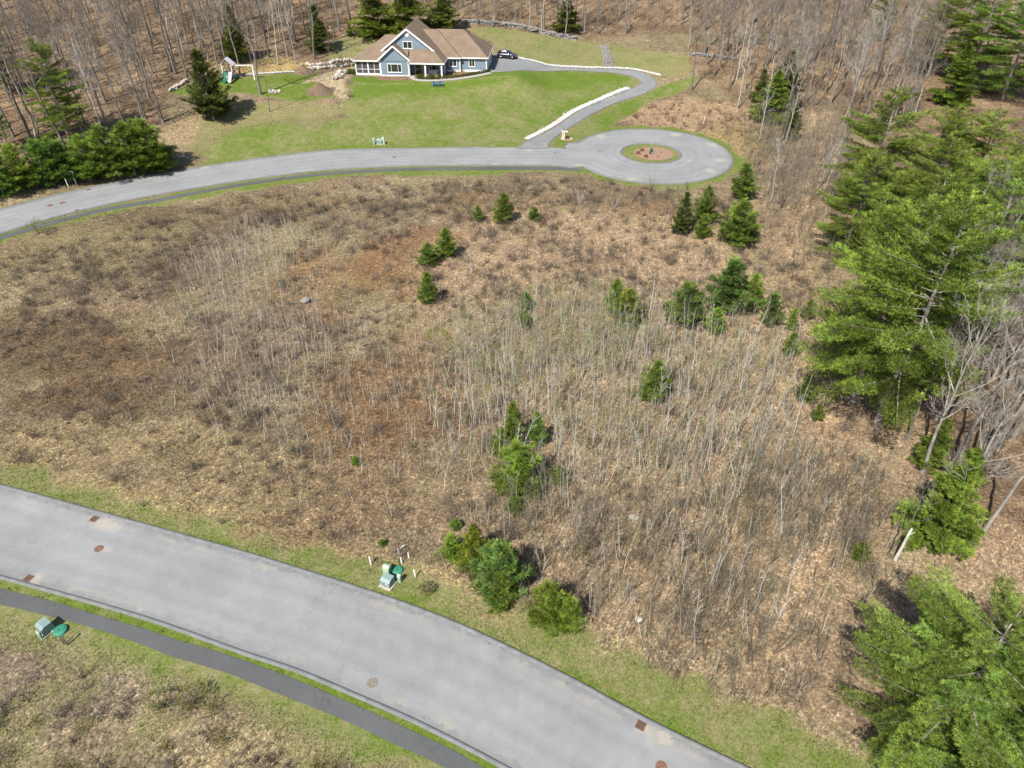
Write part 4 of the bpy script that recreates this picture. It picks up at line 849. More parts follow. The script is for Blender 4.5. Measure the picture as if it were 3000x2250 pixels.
m = MB(); m.poly([(-.13 + .36 * math.cos(a), -.08, 2.05 + .36 * math.sin(a)) for a in an]); m.poly([(-.13 + .36 * math.cos(a), -.05, 2.05 + .36 * math.sin(a)) for a in an][::-1]); sg = m.obj('sign_plate', M_post, t); m = MB(); m.poly([(-.13 + .18 * math.cos(a), -.084, 2.05 + .18 * math.sin(a)) for a in an]); m.obj('emblem', pmat('sign_grey', (.25, .26, .28), .6), sg)
# manholes and drains
M_rust = pmat('rusty_iron', (.19, .105, .07), .8, .35, 6, bmp=.3); M_rustg = pmat('dull_iron', (.22, .19, .15), .8, .25, 6, bmp=.3)
def manhole(px, py, label, mat, r=.38):
    r *= .78
    p = G(px, py); t = thing('manhole_cover', label, 'manhole', (p[0], p[1], p[2] + .035)); MB().lathe([(r * 1.13, -.03), (r * 1.13, .008), (r * 1.03, .008)], 24).obj('ring', mat, t)
    MB().lathe([(r * 1.0, -.02), (r * 1.0, .016), (r * .97, .020), (.0, .020)], 24).obj('lid', mat, t); m = MB()
    for a in range(6): an_ = a * math.pi / 3; m.bar((.08 * math.cos(an_), .08 * math.sin(an_), .026), (r * .85 * math.cos(an_), r * .85 * math.sin(an_), .026), .03, .012)
    m.lathe([(r * .55, .02), (r * .55, .032), (r * .62, .032), (r * .62, .02)], 20); m.obj('lid_pattern', mat, t)
manhole(290, 1608, 'rusty round manhole cover in the foreground road, left end', M_rust, .4); manhole(1091, 2001, 'dull grey manhole cover in the middle of the foreground road', M_rustg, .42); manhole(1937, 2247, 'rusty manhole cover at the bottom edge of the foreground road', M_rust, .42)
manhole(147, 602, 'left of two rusty manhole covers in the far road', M_rust, .5); manhole(183, 594.5, 'right of two rusty manhole covers in the far road', M_rust, .5); manhole(1155, 461, 'small manhole cover in the far road below the lawn', M_rust, .4); manhole(1757, 443, 'manhole cover where the road widens into the circle', M_rustg, .5); manhole(1626, 448, 'dull manhole cover opposite the driveway mouth', M_rustg, .45)
def drain(px, py, label, rz):
    p = G(px, py); t = thing('drain_grate', label, 'drain', (p[0], p[1], p[2] + .032), rz); w = .31
    MB().b2((-w, -w, -.01), (w, -w + .06, .02)).b2((-w, w - .06, -.01), (w, w, .02)).b2((-w, -w + .061, -.01), (-w + .06, w - .061, .02)).b2((w - .06, -w + .061, -.01), (w, w - .061, .02)).obj('frame', M_rust, t)
    MB().b2((-w + .05, -w + .05, .001), (w - .05, w - .05, .004)).obj('pit', M_rubber, t)
    for k in range(5): MB().b2((-w + .065, -w + .09 + k * .095, .003), (w - .065, -w + .135 + k * .095, .016)).obj('bar', M_rust, t)
drain(277, 1521, 'rusty drain grate on the field side of the foreground road', rad(-19)); drain(84, 1695, 'rusty drain grate on the path side of the foreground road', rad(-17)); drain(1877, 2126, 'rusty drain grate in the foreground road, lower right', rad(-30)); drain(259, 555, 'drain grate on the lawn side of the far road', rad(20)); drain(226, 617, 'drain grate on the path side of the far road', rad(22)); drain(1722, 497, 'rusty drain grate where the far path ends', rad(-30)); drain(1653, 434.5, 'drain grate below the stone mailbox pillar', rad(5))

# ------------------------------------------------------------------ cul-de-sac island and mailbox pillar
M_mulch = pmat('red_brown_mulch', (.30, .185, .125), .95, .25, 8, bmp=.6)
tag(sheet('mulch_bed', arc(ISL_C + np.array([.5, -.1]), ISL_R * .64, 0, 360, 61)[:-1], .05, M_mulch, sp=.6), 'round red brown mulch bed on the island', kind='structure')
mbp = G(1660, 407); tag(sheet('mulch_bed', np.array([(mbp[0] + 1.25 * math.cos(a), mbp[1] + 1.0 * math.sin(a)) for a in an]), .045, pmat('pinkish_gravel', (.42, .32, .26), .95, .2, 6), sp=.4), 'small pinkish gravel bed at the mailbox pillar', kind='structure')
mp_ = G(1651, 406); t = thing('mailbox_pillar', 'cream stone mailbox pillar beside the driveway mouth', 'pillar', L3(mp_), rad(-10)); M_cream = pmat('cream_stone', (.58, .50, .40), .85, .2, 5, bmp=.3)
for k in range(5): MB().b2((-.32 + .008 * (k % 2), -.32 + .006 * (k % 2), .28 * k), (.32 - .006 * (k % 2), .32, .28 * k + .27)).obj('stone_course', M_cream, t)
MB().b2((-.38, -.38, 1.4), (.38, .38, 1.5)).obj('cap', M_cream, t); MB().lathe([(.0, 0), (.1, .0), (.1, .02), (0, .02)], 12).obj('newspaper_hole', M_rubber, t).location = (.02, -.33, .95)
bx = MB(); bx.b2((.3, -.14, 1.25), (.75, .14, 1.45)); bx.obj('mailbox', M_white, t); MB().b2((.42, -.16, 1.1), (.74, .16, 1.24)).obj('mailbox_underside', M_rubber, t)
MB().segs([(0, 0, 1.5), (0, 0, 1.75)], [(0, 0, 1.75), (.04, 0, 2.15)], [.05, .09], [.09, .05], 8).obj('finial', pmat('dark_blue_finial', (.04, .08, .14), .5), t)

# ------------------------------------------------------------------ vegetation materials
def veg_mat(name, trans=.3, rough=.8, rnd=.15, alb=1.0):
    m, nt, b = newmat(name); nt.nodes.remove(b); out = nt.nodes['Material Output']
    c = attr(nt, 'Col').outputs['Color']; oi = N(nt, 'ShaderNodeObjectInfo')
    hs = N(nt, 'ShaderNodeHueSaturation'); nt.links.new(c, hs.inputs['Color']); nt.links.new(mathn(nt, 'MULTIPLY_ADD', oi.outputs['Random'], 2 * rnd, 1 - rnd), hs.inputs['Value'])
    nt.links.new(mathn(nt, 'MULTIPLY_ADD', oi.outputs['Random'], .03, .485), hs.inputs['Hue'])
    c = mix(nt, 1.0, hs.outputs[0], ramp(nt, noise(nt, .6, 4, .6), [(.3, .75 * alb), (.7, 1.3 * alb)]), 'MULTIPLY')
    d = N(nt, 'ShaderNodeBsdfDiffuse'); t_ = N(nt, 'ShaderNodeBsdfTranslucent'); mx = N(nt, 'ShaderNodeMixShader'); mx.inputs[0].default_value = trans
    nt.links.new(c, d.inputs['Color']); nt.links.new(c, t_.inputs['Color']); nt.links.new(d.outputs[0], mx.inputs[1]); nt.links.new(t_.outputs[0], mx.inputs[2]); nt.links.new(mx.outputs[0], out.inputs[0]); return m
M_needle = veg_mat('conifer_needles', .36, alb=1.0); M_leaf = veg_mat('small_leaves', .35, alb=.9); M_dry = veg_mat('dry_stems', .15, rnd=.0, alb=ALB)
M_bark = pmat('grey_bark', (.175, .155, .132), .9, .4, 2.2, bmp=.5, rnd=.22); M_twig = pmat('grey_brown_twigs', (.165, .135, .108), .9, .25, 3, rnd=.2)
M_pbark = pmat('pine_bark', (.29, .25, .215), .95, .4, 3, bmp=.6, rnd=.1); M_birch = pmat('pale_birch_bark', (.42, .39, .35), .85, .3, 4, rnd=.12)
M_sap = pmat('pale_sapling_bark', (.46, .425, .375), .9, .25, 3, rnd=.2); M_sapb = pmat('brown_sapling_bark', (.17, .135, .10), .9, .3, 3, rnd=.2)

def unit(v): return v / (np.linalg.norm(v, axis=-1, keepdims=True) + 1e-9)
def tufts(mb, C, D, k, ln, wd, rng, col, cv=.25, up=.25, spread=.75, tb=None):
    C = np.asarray(C); D = np.asarray(D); n = len(C)
    R = unit(rng.normal(size=(n, k, 3))); d = unit(D[:, None] * (1 - spread) * 1.6 + R * spread + np.array([0, 0, up]))
    L = ln * rng.uniform(.6, 1.25, (n, k, 1)); b0 = C[:, None] + R * ln * .3; tip = b0 + d * L
    sd_ = unit(np.cross(d, np.array([-.25, -.4, 1.]) + .75 * unit(rng.normal(size=(n, k, 3))))) * wd * rng.uniform(.7, 1.3, (n, k, 1)) * .5
    V = np.stack([b0 - sd_, tip, b0 + sd_], 2).reshape(-1, 3); idx = np.arange(n * k)[:, None] * 3
    tone = (1 + cv * rng.normal(size=(n, 1, 1)).clip(-1.6, 1.6)) * np.ones((n, k, 3))
    tone *= np.array([.8, 1.12, .8])[None, None]
    if tb is not None: tone *= tb[:, None, None]
    warm = rng.uniform(-.12, .18, (n, 1, 1)) * np.ones((n, k, 3)); c = np.asarray(col)[None, None, None] * tone[..., None] * (1 + warm[..., None] * np.array([1.2, .5, -.3]))
    mb.add(V, np.c_[idx, idx + 1, idx + 2], np.clip(c.reshape(-1, 3), .003, 1))
def conifer(seed, H, style, col, bare=.0, Lmax=None, tl=1.0):
    """returns (trunk mesh, crown mesh)"""
    rng = np.random.default_rng(seed); tr = MB(); cr = MB()
    n = 10; zz = np.linspace(0, H, n); wob = np.cumsum(rng.normal(0, H * .004, (n, 2)), 0); wob -= wob[0]
    r0 = H * (.013 if style == 'big' else .016); tp = np.c_[wob, zz]; tr.tube(tp, np.maximum(r0 * (1 - zz / H) ** .8, .012), 8)
    big = style == 'big'
    dz = {'big': .80, 'young': .30, 'hemlock': .34, 'cedar': .34}[style] * (H / {'big': 21, 'young': 4.5, 'hemlock': 9, 'cedar': 9}[style])
    Lm = Lmax or {'big': H * .27, 'young': H * .30, 'hemlock': H * .30, 'cedar': H * .27}[style]
    z = H * max(bare, .04); br0, br1, rr0 = [], [], []; TC, TD, TB_ = [], [], []
    tuft_l = {'big': .36, 'young': .24, 'hemlock': .26, 'cedar': .28}[style] * (H / {'big': 21, 'young': 4.5, 'hemlock': 9, 'cedar': 9}[style]) ** .6 * tl
    while z < H * .985:
        u = (z - H * bare) / (H * (1 - bare)); 
        if big: prof = (min(1, u / .22) ** .7 * .35 + .65) * (1 - u ** 2.2) ** .75 if u < .9 else (1 - u) * 2.6 + .06
        elif style == 'cedar': prof = (.8 + .2 * min(1, u / .12)) * (1 - u) ** .72
        else: prof = (.85 + .15 * min(1, u / .15)) * (1 - u) ** (.52 if style == 'young' else .8)
        nb = rng.integers(4, 7) if big else rng.integers(4, 8); a0 = rng.uniform(0, 6.3)
        for k in range(nb):
            a = a0 + k * 2 * math.pi / nb + rng.normal(0, .22); L = Lm * prof * (rng.uniform(.5, 1.3) if big else rng.uniform(.55, 1.25)) + .06 * H * .1
            if rng.random() < (.24 if big else .16): continue
            e = (math.radians(-6 + 46 * u ** 1.6) if big else math.radians({'young': 22 + 25 * u, 'hemlock': 4 + 25 * u, 'cedar': 25 + 30 * u}[style])) + rng.normal(0, .1)
            hz = np.array([math.cos(a), math.sin(a), 0]); zb = z + rng.uniform(-.4, .4) * dz; xy = np.array([np.interp(zb, zz, wob[:, 0]), np.interp(zb, zz, wob[:, 1])])
            ns = 5; s_ = np.linspace(0, 1, ns + 1); droop = {'big': .10, 'young': .12, 'hemlock': -.10, 'cedar': .10}[style]
            bp = np.c_[xy[0] + hz[0] * L * s_ * math.cos(e), xy[1] + hz[1] * L * s_ * math.cos(e), zb + L * (s_ * math.sin(e) + droop * s_ ** 2)]
            br0.append(bp[:-1]); br1.append(bp[1:]); rr0.append(np.linspace(1, .25, ns) * max(.012, L * .012))
            # fans of side twigs carrying needle clumps
            tone_b = rng.uniform(.62, 1.25); step = tuft_l * (.92 if big else .9); m_ = max(3, int(L / step)); ss = np.linspace(.18 if big else .12, 1.0, m_); side = np.array([-hz[1], hz[0], 0])
            for j, sv in enumerate(ss):
                c0 = np.array([np.interp(sv, s_, bp[:, q]) for q in range(3)]); w = (L * (.25 if big else .32)) * (1 - .72 * sv) * min(1, sv * 2.2)
                nside = max(1, int(w / step * (.9 if big else 1.0) + .5)); tt = np.linspace(-1, 1, 2 * nside + 1) if w > step * .4 else np.zeros(1)
                pos = c0 + side * (tt * w)[:, None] + hz * (np.abs(tt) * w * .55)[:, None] + rng.normal(0, tuft_l * .22, (len(tt), 3)) * np.array([1, 1, .7])
                dirs = unit(hz * .9 + side * tt[:, None] * .8 + np.array([0, 0, .35])); TC.append(pos); TD.append(dirs); TB_.append(np.full(len(pos), tone_b))
        z += dz * rng.uniform(.8, 1.2) * (1 if u < .85 else .7)
    # leader
    lt = np.linspace(H * .955, H * 1.0, 5); TC.append(np.c_[np.full(5, wob[-1, 0]), np.full(5, wob[-1, 1]), lt]); TD.append(np.tile([0, 0, 1.], (5, 1))); TB_.append(np.ones(5))
    bw = MB(); bw.segs(np.concatenate(br0), np.concatenate(br1), np.concatenate(rr0), np.concatenate(rr0) * .85, 3)
    TC = np.concatenate(TC); TD = np.concatenate(TD)
    kk, wd = {'big': (24, .055), 'young': (20, .050), 'hemlock': (16, .075), 'cedar': (16, .075)}[style]
    if tl < 1: kk = 16
    tufts(cr, TC, TD, kk, tuft_l, wd * (tuft_l / .3) ** .8, rng, col, .3, {'big': .25, 'young': .3, 'hemlock': -.12, 'cedar': .45}[style], {'big': .62, 'young': .62, 'hemlock': .5, 'cedar': .5}[style], np.concatenate(TB_))
    t_ = tr.mesh('trunk', True); t_.materials.append(M_pbark); c_ = cr.mesh('crown'); c_.materials.append(M_needle); b_ = bw.mesh('branches'); b_.materials.append(M_pbark)
    return t_, b_, c_
PINE = [conifer(s_, 21, 'big', (.185, .262, .047), b_, None, .8) for s_, b_ in ((1, .16), (2, .10), (3, .22))] + [conifer(5, 21, 'big', (.180, .265, .055), .12, 6.2, .52)]
YOUNG = [conifer(s_, 4.5, 'young', c_, .02, L_) for s_, c_, L_ in ((11, (.145, .225, .038), 1.25), (12, (.140, .215, .040), 1.6), (13, (.170, .240, .036), 1.4), (14, (.125, .195, .048), 1.5))]
HEM = [conifer(s_, 9, 'hemlock', c_, .03, L_) for s_, c_, L_ in ((21, (.145, .190, .030), 2.7), (22, (.130, .172, .034), 2.2))]
CEDAR = [conifer(s_, 9, 'cedar', c_, .05, L_) for s_, c_, L_ in ((31, (.120, .142, .040), 2.5), (32, (.150, .180, .032), 1.8))]
H0 = {'big': 21, 'young': 4.5, 'hem': 9, 'cedar': 9}; LIB = {'big': PINE, 'young': YOUNG, 'hem': HEM, 'cedar': CEDAR}
prng = random.Random(17)
def put_conifer(kind, var, name, label, base, hh, wide=1.0, group=None, lean=(0, 0)):
    t_, b_, c_ = LIB[kind][var]; s_ = hh / H0[kind]; root = thing(name, label, 'tree', L3(base), prng.uniform(0, 6.3), group); root.scale = (s_ * wide, s_ * wide, s_)
    root.rotation_euler = (lean[0], lean[1], prng.uniform(0, 6.3))
    tr = mk('trunk', t_, None, root); cr = mk('crown', c_, None, root); mk('branches', b_, None, cr)['kind'] = 'stuff'; return root
K = 3000 / 2212.0
def cf(kind, var, bx, by, ty, wpx, name, label, group=None, hmul=1.0):
    """bx, by: foot; ty: top; wpx: crown width (2212-wide view of the photo)"""
    base = G(bx * K, by * K); hh = tall(base, ty * K) * hmul; w = wpx * K * mpp(base) * (1.15 if kind == 'young' else 1); hh *= .96 if kind == 'young' else 1
    me = LIB[kind][var][2]; v = np.zeros(len(me.vertices) * 3); me.vertices.foreach_get('co', v); v = v.reshape(-1, 3); nat = 2 * np.quantile(np.hypot(v[:, 0], v[:, 1]), .97) * hh / H0[kind]
    return put_conifer(kind, var, name, label, base, hh, min(1.45, max(.5, w / nat)), group)
FG = 'young evergreens scattered in the field'
for a in [
 ('young', 0, 1033, 478, 443, 22, 'small narrow evergreen, leftmost of three below the far path'), ('young', 0, 1088, 482, 418, 46, 'taller pointed evergreen between two small ones below the far path'), ('young', 1, 1153, 475, 447, 28, 'small round evergreen, rightmost of three below the far path'),
 ('young', 0, 963, 558, 492, 42, 'pointed young pine right of a touching pair in the upper field'), ('young', 1, 927, 572, 525, 46, 'bushy young pine left of a touching pair in the upper field'), ('young', 0, 925, 657, 588, 38, 'narrow lone young pine right of the granite boulder'),
 ('young', 3, 1136, 668, 632, 30, 'thin dull evergreen above the tiny bright one mid field'), ('young', 1, 1132, 703, 672, 28, 'tiny bright evergreen at the foot of a thin dull one'), ('young', 0, 1325, 680, 602, 42, 'narrow bright pine left of a pair at the top of the thicket'), ('young', 2, 1352, 702, 622, 62, 'wider bright pine right of a pair at the top of the thicket'),
 ('young', 3, 1478, 697, 612, 82, 'broad bluish pine standing alone above the thicket'), ('young', 3, 1567, 672, 562, 88, 'tallest bluish pine of the cluster above the thicket'), ('young', 2, 1617, 672, 592, 52, 'bright pine at the right shoulder of the tallest bluish pine'), ('young', 2, 1540, 716, 665, 48, 'short pine in front of the tallest bluish pine'), ('young', 3, 1660, 700, 635, 46, 'bluish pine at the right end of the cluster above the thicket'),
 ('young', 2, 1705, 712, 665, 26, 'slim bright pine on the leafy strip, middle of three'), ('young', 0, 1740, 690, 645, 28, 'little pine on the leafy strip, uppermost of three'), ('young', 1, 1703, 768, 718, 32, 'bushy little pine on the leafy strip, lowest of three'),
 ('young', 1, 1590, 527, 435, 82, 'broad dense pine below the right side of the circle'), ('young', 2, 1517, 514, 462, 36, 'low bright pine in front of a taller pine below the circle'), ('young', 1, 1518, 482, 402, 46, 'taller pine behind a bare birch below the circle'), ('cedar', 0, 1470, 505, 415, 46, 'dull olive conifer left of the pines below the circle'), ('young', 0, 1600, 430, 350, 58, 'pine at the right rim of the circle'),
 ('young', 0, 1408, 868, 780, 58, 'pine standing alone inside the pale sapling thicket'), ('young', 0, 1107, 960, 868, 44, 'tall narrow pine above the big round bright pine'), ('young', 2, 1083, 985, 925, 42, 'short pine up left of the big round bright pine'), ('young', 0, 1160, 962, 888, 36, 'pine among stems up right of the big round bright pine'),
 ('young', 2, 1122, 1060, 955, 112, 'big round bright pine in the middle of the lower field'), ('young', 1, 1208, 1040, 1008, 46, 'low spreading evergreen right of the big round bright pine'), ('young', 1, 1112, 1106, 1075, 36, 'little evergreen below the big round bright pine'), ('young', 1, 985, 1141, 1122, 24, 'tiny evergreen bush up left of the roadside pines'),
 ('young', 2, 976, 1206, 1155, 48, 'small pine at the left end of the roadside pines'), ('hem', 0, 1028, 1218, 1135, 84, 'yellowish conifer in the middle of the roadside pines'), ('young', 3, 1082, 1282, 1178, 108, 'large dark green pine of the roadside group'), ('young', 2, 1085, 1312, 1240, 60, 'small bright pine at the front foot of the large roadside pine'),
 ('young', 2, 1182, 1345, 1256, 76, 'open pine at the right end of the roadside verge'), ('young', 2, 1226, 1364, 1292, 60, 'dense low pine hard right of the open verge pine'), ('young', 2, 768, 1004, 985, 36, 'tiny flat evergreen alone in the left field'), ('young', 1, 1738, 866, 812, 38, 'small pine on the leafy strip left of the tall pines'), ('young', 0, 1762, 908, 872, 26, 'tiny pine below the leafy strip left of the tall pines'),
 ('young', 1, 1852, 1208, 1172, 34, 'tiny bluish pine above the corner pine'), ('young', 1, 826, 1178, 1165, 16, 'tiny evergreen sprout above the marker stakes')]:
    cf(*a[:6], 'young_pine' if a[0] == 'young' else 'conifer', a[6], FG)
YG = 'young pines lining the far road'
for i, (bx, by, ty, w, v) in enumerate(((10, 425, 330, 70, 1), (52, 412, 312, 105, 2), (104, 402, 300, 92, 0), (150, 392, 305, 85, 3), (195, 388, 290, 92, 2), (245, 382, 275, 92, 1), (292, 378, 262, 92, 0), (335, 368, 256, 84, 2), (225, 365, 285, 80, 0), (130, 378, 300, 80, 1), (315, 345, 258, 70, 3), (350, 372, 300, 50, 1))):
    cf('young', v, bx, by, ty, w, 'young_pine', ['dark pine at the very left end of the roadside row', 'leaning bright pine second from the left frame edge in the row', 'young pine third along the roadside row', 'bluish young pine fourth along the roadside row', 'bright young pine just above the white sign post row', 'young pine mid row, right of centre', 'dense young pine near the right end of the row', 'tallest bright pine at the right end of the row', 'young pine behind the middle of the row', 'young pine in the second rank, left part of the row', 'bluish pine in the second rank at the right end', 'low pine at the extreme right of the row'][i], YG)
for a in [('big', 0, 152, 310, 85, 120, 'white_pine', 'tall open white pine standing in the left woods'), ('cedar', 0, 462, 258, 110, 130, 'cedar_tree', 'dark bushy cedar on the lawn left of the play set'), ('cedar', 1, 515, 135, 12, 58, 'cedar_tree', 'narrow yellow green cedar at the wood edge behind the play set'),
 ('hem', 1, 692, 110, 12, 62, 'conifer', 'conifer with visible trunk left of the house'), ('hem', 1, 756, 78, 52, 32, 'conifer', 'small dark conifer left behind the house'),
 ('hem', 0, 812, 76, -60, 120, 'hemlock_tree', 'left of three big hemlocks right behind the house'), ('hem', 0, 885, 80, -70, 110, 'hemlock_tree', 'middle of three big hemlocks right behind the house'), ('hem', 1, 960, 74, -45, 96, 'hemlock_tree', 'right of three big hemlocks right behind the house'),
 ('hem', 0, 1222, 68, -12, 62, 'hemlock_tree', 'single hemlock in the woods above the stone wall'), ('hem', 0, 1662, 262, 155, 100, 'hemlock_tree', 'dense yellow green hemlock at the edge of the right woods'), ('hem', 1, 1690, 232, 110, 100, 'hemlock_tree', 'darker hemlock behind the dense one in the right woods'), ('hem', 1, 1705, 300, 225, 60, 'hemlock_tree', 'small hemlock at the lower right of the dense one'), ('hem', 1, 1640, 220, 150, 60, 'hemlock_tree', 'dark hemlock at the left of the dense one'),
 ('big', 1, 20, 200, -20, 90, 'white_pine', 'pine cut by the left frame edge'), ('big', 2, 12, 330, 150, 60, 'white_pine', 'ragged pine low at the left frame edge'),
 ('big', 1, 1868, 455, 192, 270, 'white_pine', 'white pine with domed top, highest of the right-hand grove'), ('big', 2, 1985, 470, 232, 230, 'white_pine', 'white pine right of the domed one in the grove'), ('big', 0, 2070, 470, 240, 230, 'white_pine', 'white pine at the upper right of the grove'),
 ('big', 0, 1842, 868, 425, 310, 'white_pine', 'huge white pine with long left boughs over the leafy strip'), ('big', 2, 1890, 925, 430, 330, 'white_pine', 'huge white pine with bare lower trunk in the grove'), ('big', 1, 1935, 700, 372, 290, 'white_pine', 'white pine in the heart of the grove'), ('big', 0, 2035, 640, 345, 290, 'white_pine', 'white pine at the right frame edge in the grove'), ('big', 2, 2130, 600, 340, 260, 'white_pine', 'white pine behind at the right frame edge'), ('big', 1, 1820, 560, 330, 150, 'white_pine', 'smaller white pine at the left of the grove'),
 ('big', 1, 2150, 530, 250, 230, 'white_pine', 'white pine high at the right frame edge of the grove'), ('big', 3, 2060, 715, 400, 300, 'white_pine', 'white pine right of the two huge ones'), ('big', 0, 2185, 660, 385, 260, 'white_pine', 'white pine cut by the right frame edge in the grove'), ('big', 2, 1960, 560, 300, 220, 'white_pine', 'white pine between the domed one and the heart of the grove'),
 ('hem', 0, 2015, 1165, 975, 150, 'hemlock_tree', 'dense yellow green hemlock above the corner pine'), ('hem', 1, 2000, 1010, 905, 70, 'hemlock_tree', 'small dull hemlock under the bare trees at right'),
 ('big', 3, 1990, 1630, 1320, 520, 'white_pine', 'big spreading white pine filling the lower right corner'), ('big', 3, 2150, 1730, 1400, 480, 'white_pine', 'second white pine at the lower right frame corner'), ('big', 3, 2110, 1860, 1560, 400, 'white_pine', 'pine rising from below the frame at the lower right'),
 ('big', 2, 2005, 165, -20, 200, 'white_pine', 'pine at the upper right woods, left one'), ('big', 0, 2085, 185, -60, 220, 'white_pine', 'pine at the upper right woods, middle one'), ('big', 1, 2165, 215, -30, 220, 'white_pine', 'pine at the upper right frame corner'), ('hem', 0, 2050, 225, 95, 90, 'hemlock_tree', 'yellow green hemlock below the upper right pines'), ('big', 1, 1890, 90, -80, 60, 'white_pine', 'far pine top at the upper frame edge right of centre')]:
    cf(*a[:6], a[6], a[7])

# ------------------------------------------------------------------ bare trees
def bare_tree(seed, H, r0, cs, spread, nl, mats, fine=1.0, fork=0):
    rng = np.random.default_rng(seed); n = 12; zz = np.linspace(0, H * .96, n); wob = np.cumsum(rng.normal(0, H * .006, (n, 2)), 0); wob -= wob[0]
    tr = MB(); rz_ = np.maximum(r0 * (1 - zz / H) ** .75, .02); rz_[0] *= 1.35; tr.tube(np.c_[wob, zz], rz_, 7)
    A, B, R0, R1 = [], [], [], []; TA, TB = [], []
    def limb(p, d, L, r, lev):
        m = 4 if lev < 2 else 2; q = p.copy(); dd = d.copy(); pts = [q]
        for i in range(m):
            dd = unit(dd + rng.normal(0, .16, 3) + np.array([0, 0, .13])); q2 = q + dd * L / m; ra, rb = r * (1 - .8 * i / m), r * (1 - .8 * (i + 1) / m)
            if lev < 3: A.append(q); B.append(q2); R0.append(max(ra, .009)); R1.append(max(rb, .007))
            else: TA.append(q); TB.append(q2)
            q = q2; pts.append(q)
        if lev < 3:
            kids = {0: int(6 * fine), 1: int(5 * fine), 2: int(4 * fine)}[lev]
            for k in range(kids):
                s_ = rng.uniform(.25, 1.0); i = min(int(s_ * m), m - 1); base = pts[i] + (pts[i + 1] - pts[i]) * (s_ * m - i); ax = unit(np.cross(dd, rng.normal(size=3))); nd = unit(dd * math.cos(.6) + ax * math.sin(rng.uniform(.45, .85))); limb(base, nd, L * rng.uniform(.38, .6) * (1.1 - .4 * s_), r * .42, lev + 1)
    for k in range(nl):
        u = cs + (1 - cs) * (k + rng.uniform(0, 1)) / nl; z = u * H * .95; a = k * 2.4 + rng.normal(0, .4); e = rng.uniform(.5, 1.0) + .25 * (u - cs)
        p = np.array([np.interp(z, zz, wob[:, 0]), np.interp(z, zz, wob[:, 1]), z]); L = spread * (1.15 - .75 * (u - cs) / (1 - cs)) * rng.uniform(.7, 1.25); d = np.array([math.cos(a) * math.cos(e), math.sin(a) * math.cos(e), math.sin(e)]); limb(p, d, L, np.interp(z, zz, rz_) * .55, 0)
    cr = MB(); cr.segs(A, B, R0, R1, 4)
    TA = np.array(TA); TB = np.array(TB); d = unit(TB - TA); sd_ = unit(np.cross(d, rng.normal(size=d.shape))) * .011; V = np.stack([TA - sd_, TA + sd_, TB], 1).reshape(-1, 3); cr.add(V, np.arange(len(V)).reshape(-1, 3))
    t_ = tr.mesh('trunk', True); t_.materials.append(mats[0]); c_ = cr.mesh('crown'); c_.materials.append(mats[1]); return t_, c_
M_pale = pmat('pale_grey_bark', (.28, .255, .222), .9, .35, 2.2, bmp=.5, rnd=.15)
BARE = [bare_tree(100 + i, H_, r_, cs_, sp_, nl_, mt_, f_) for i, (H_, r_, cs_, sp_, nl_, mt_, f_) in enumerate((
    (20, .22, .50, 4.6, 13, (M_bark, M_twig), 1.0), (22, .26, .45, 5.2, 14, (M_bark, M_twig), 1.0), (18, .15, .55, 3.4, 12, (M_bark, M_twig), .9), (19, .18, .48, 4.2, 13, (M_pale, M_twig), 1.0), (17, .13, .42, 3.4, 13, (M_birch, M_birch), .9), (14, .09, .50, 2.4, 10, (M_bark, M_twig), .9), (16, .17, .32, 6.0, 15, (M_pale, M_pale), 1.0)))]
BH = [20, 22, 18, 19, 17, 14, 16]
bcount = [0]
def put_bare(i, base, hh, label, group, lean=(0, 0), name='bare_tree'):
    t_, c_ = BARE[i]; s_ = hh / BH[i]; r_ = thing(name, label, 'tree', L3(base), 0, group); r_.rotation_euler = (lean[0], lean[1], prng.uniform(0, 6.3)); r_.scale = (s_ * prng.uniform(.9, 1.15),) * 2 + (s_,); mk('trunk', t_, None, r_); mk('crown', c_, None, r_); bcount[0] += 1; return r_
placed = []
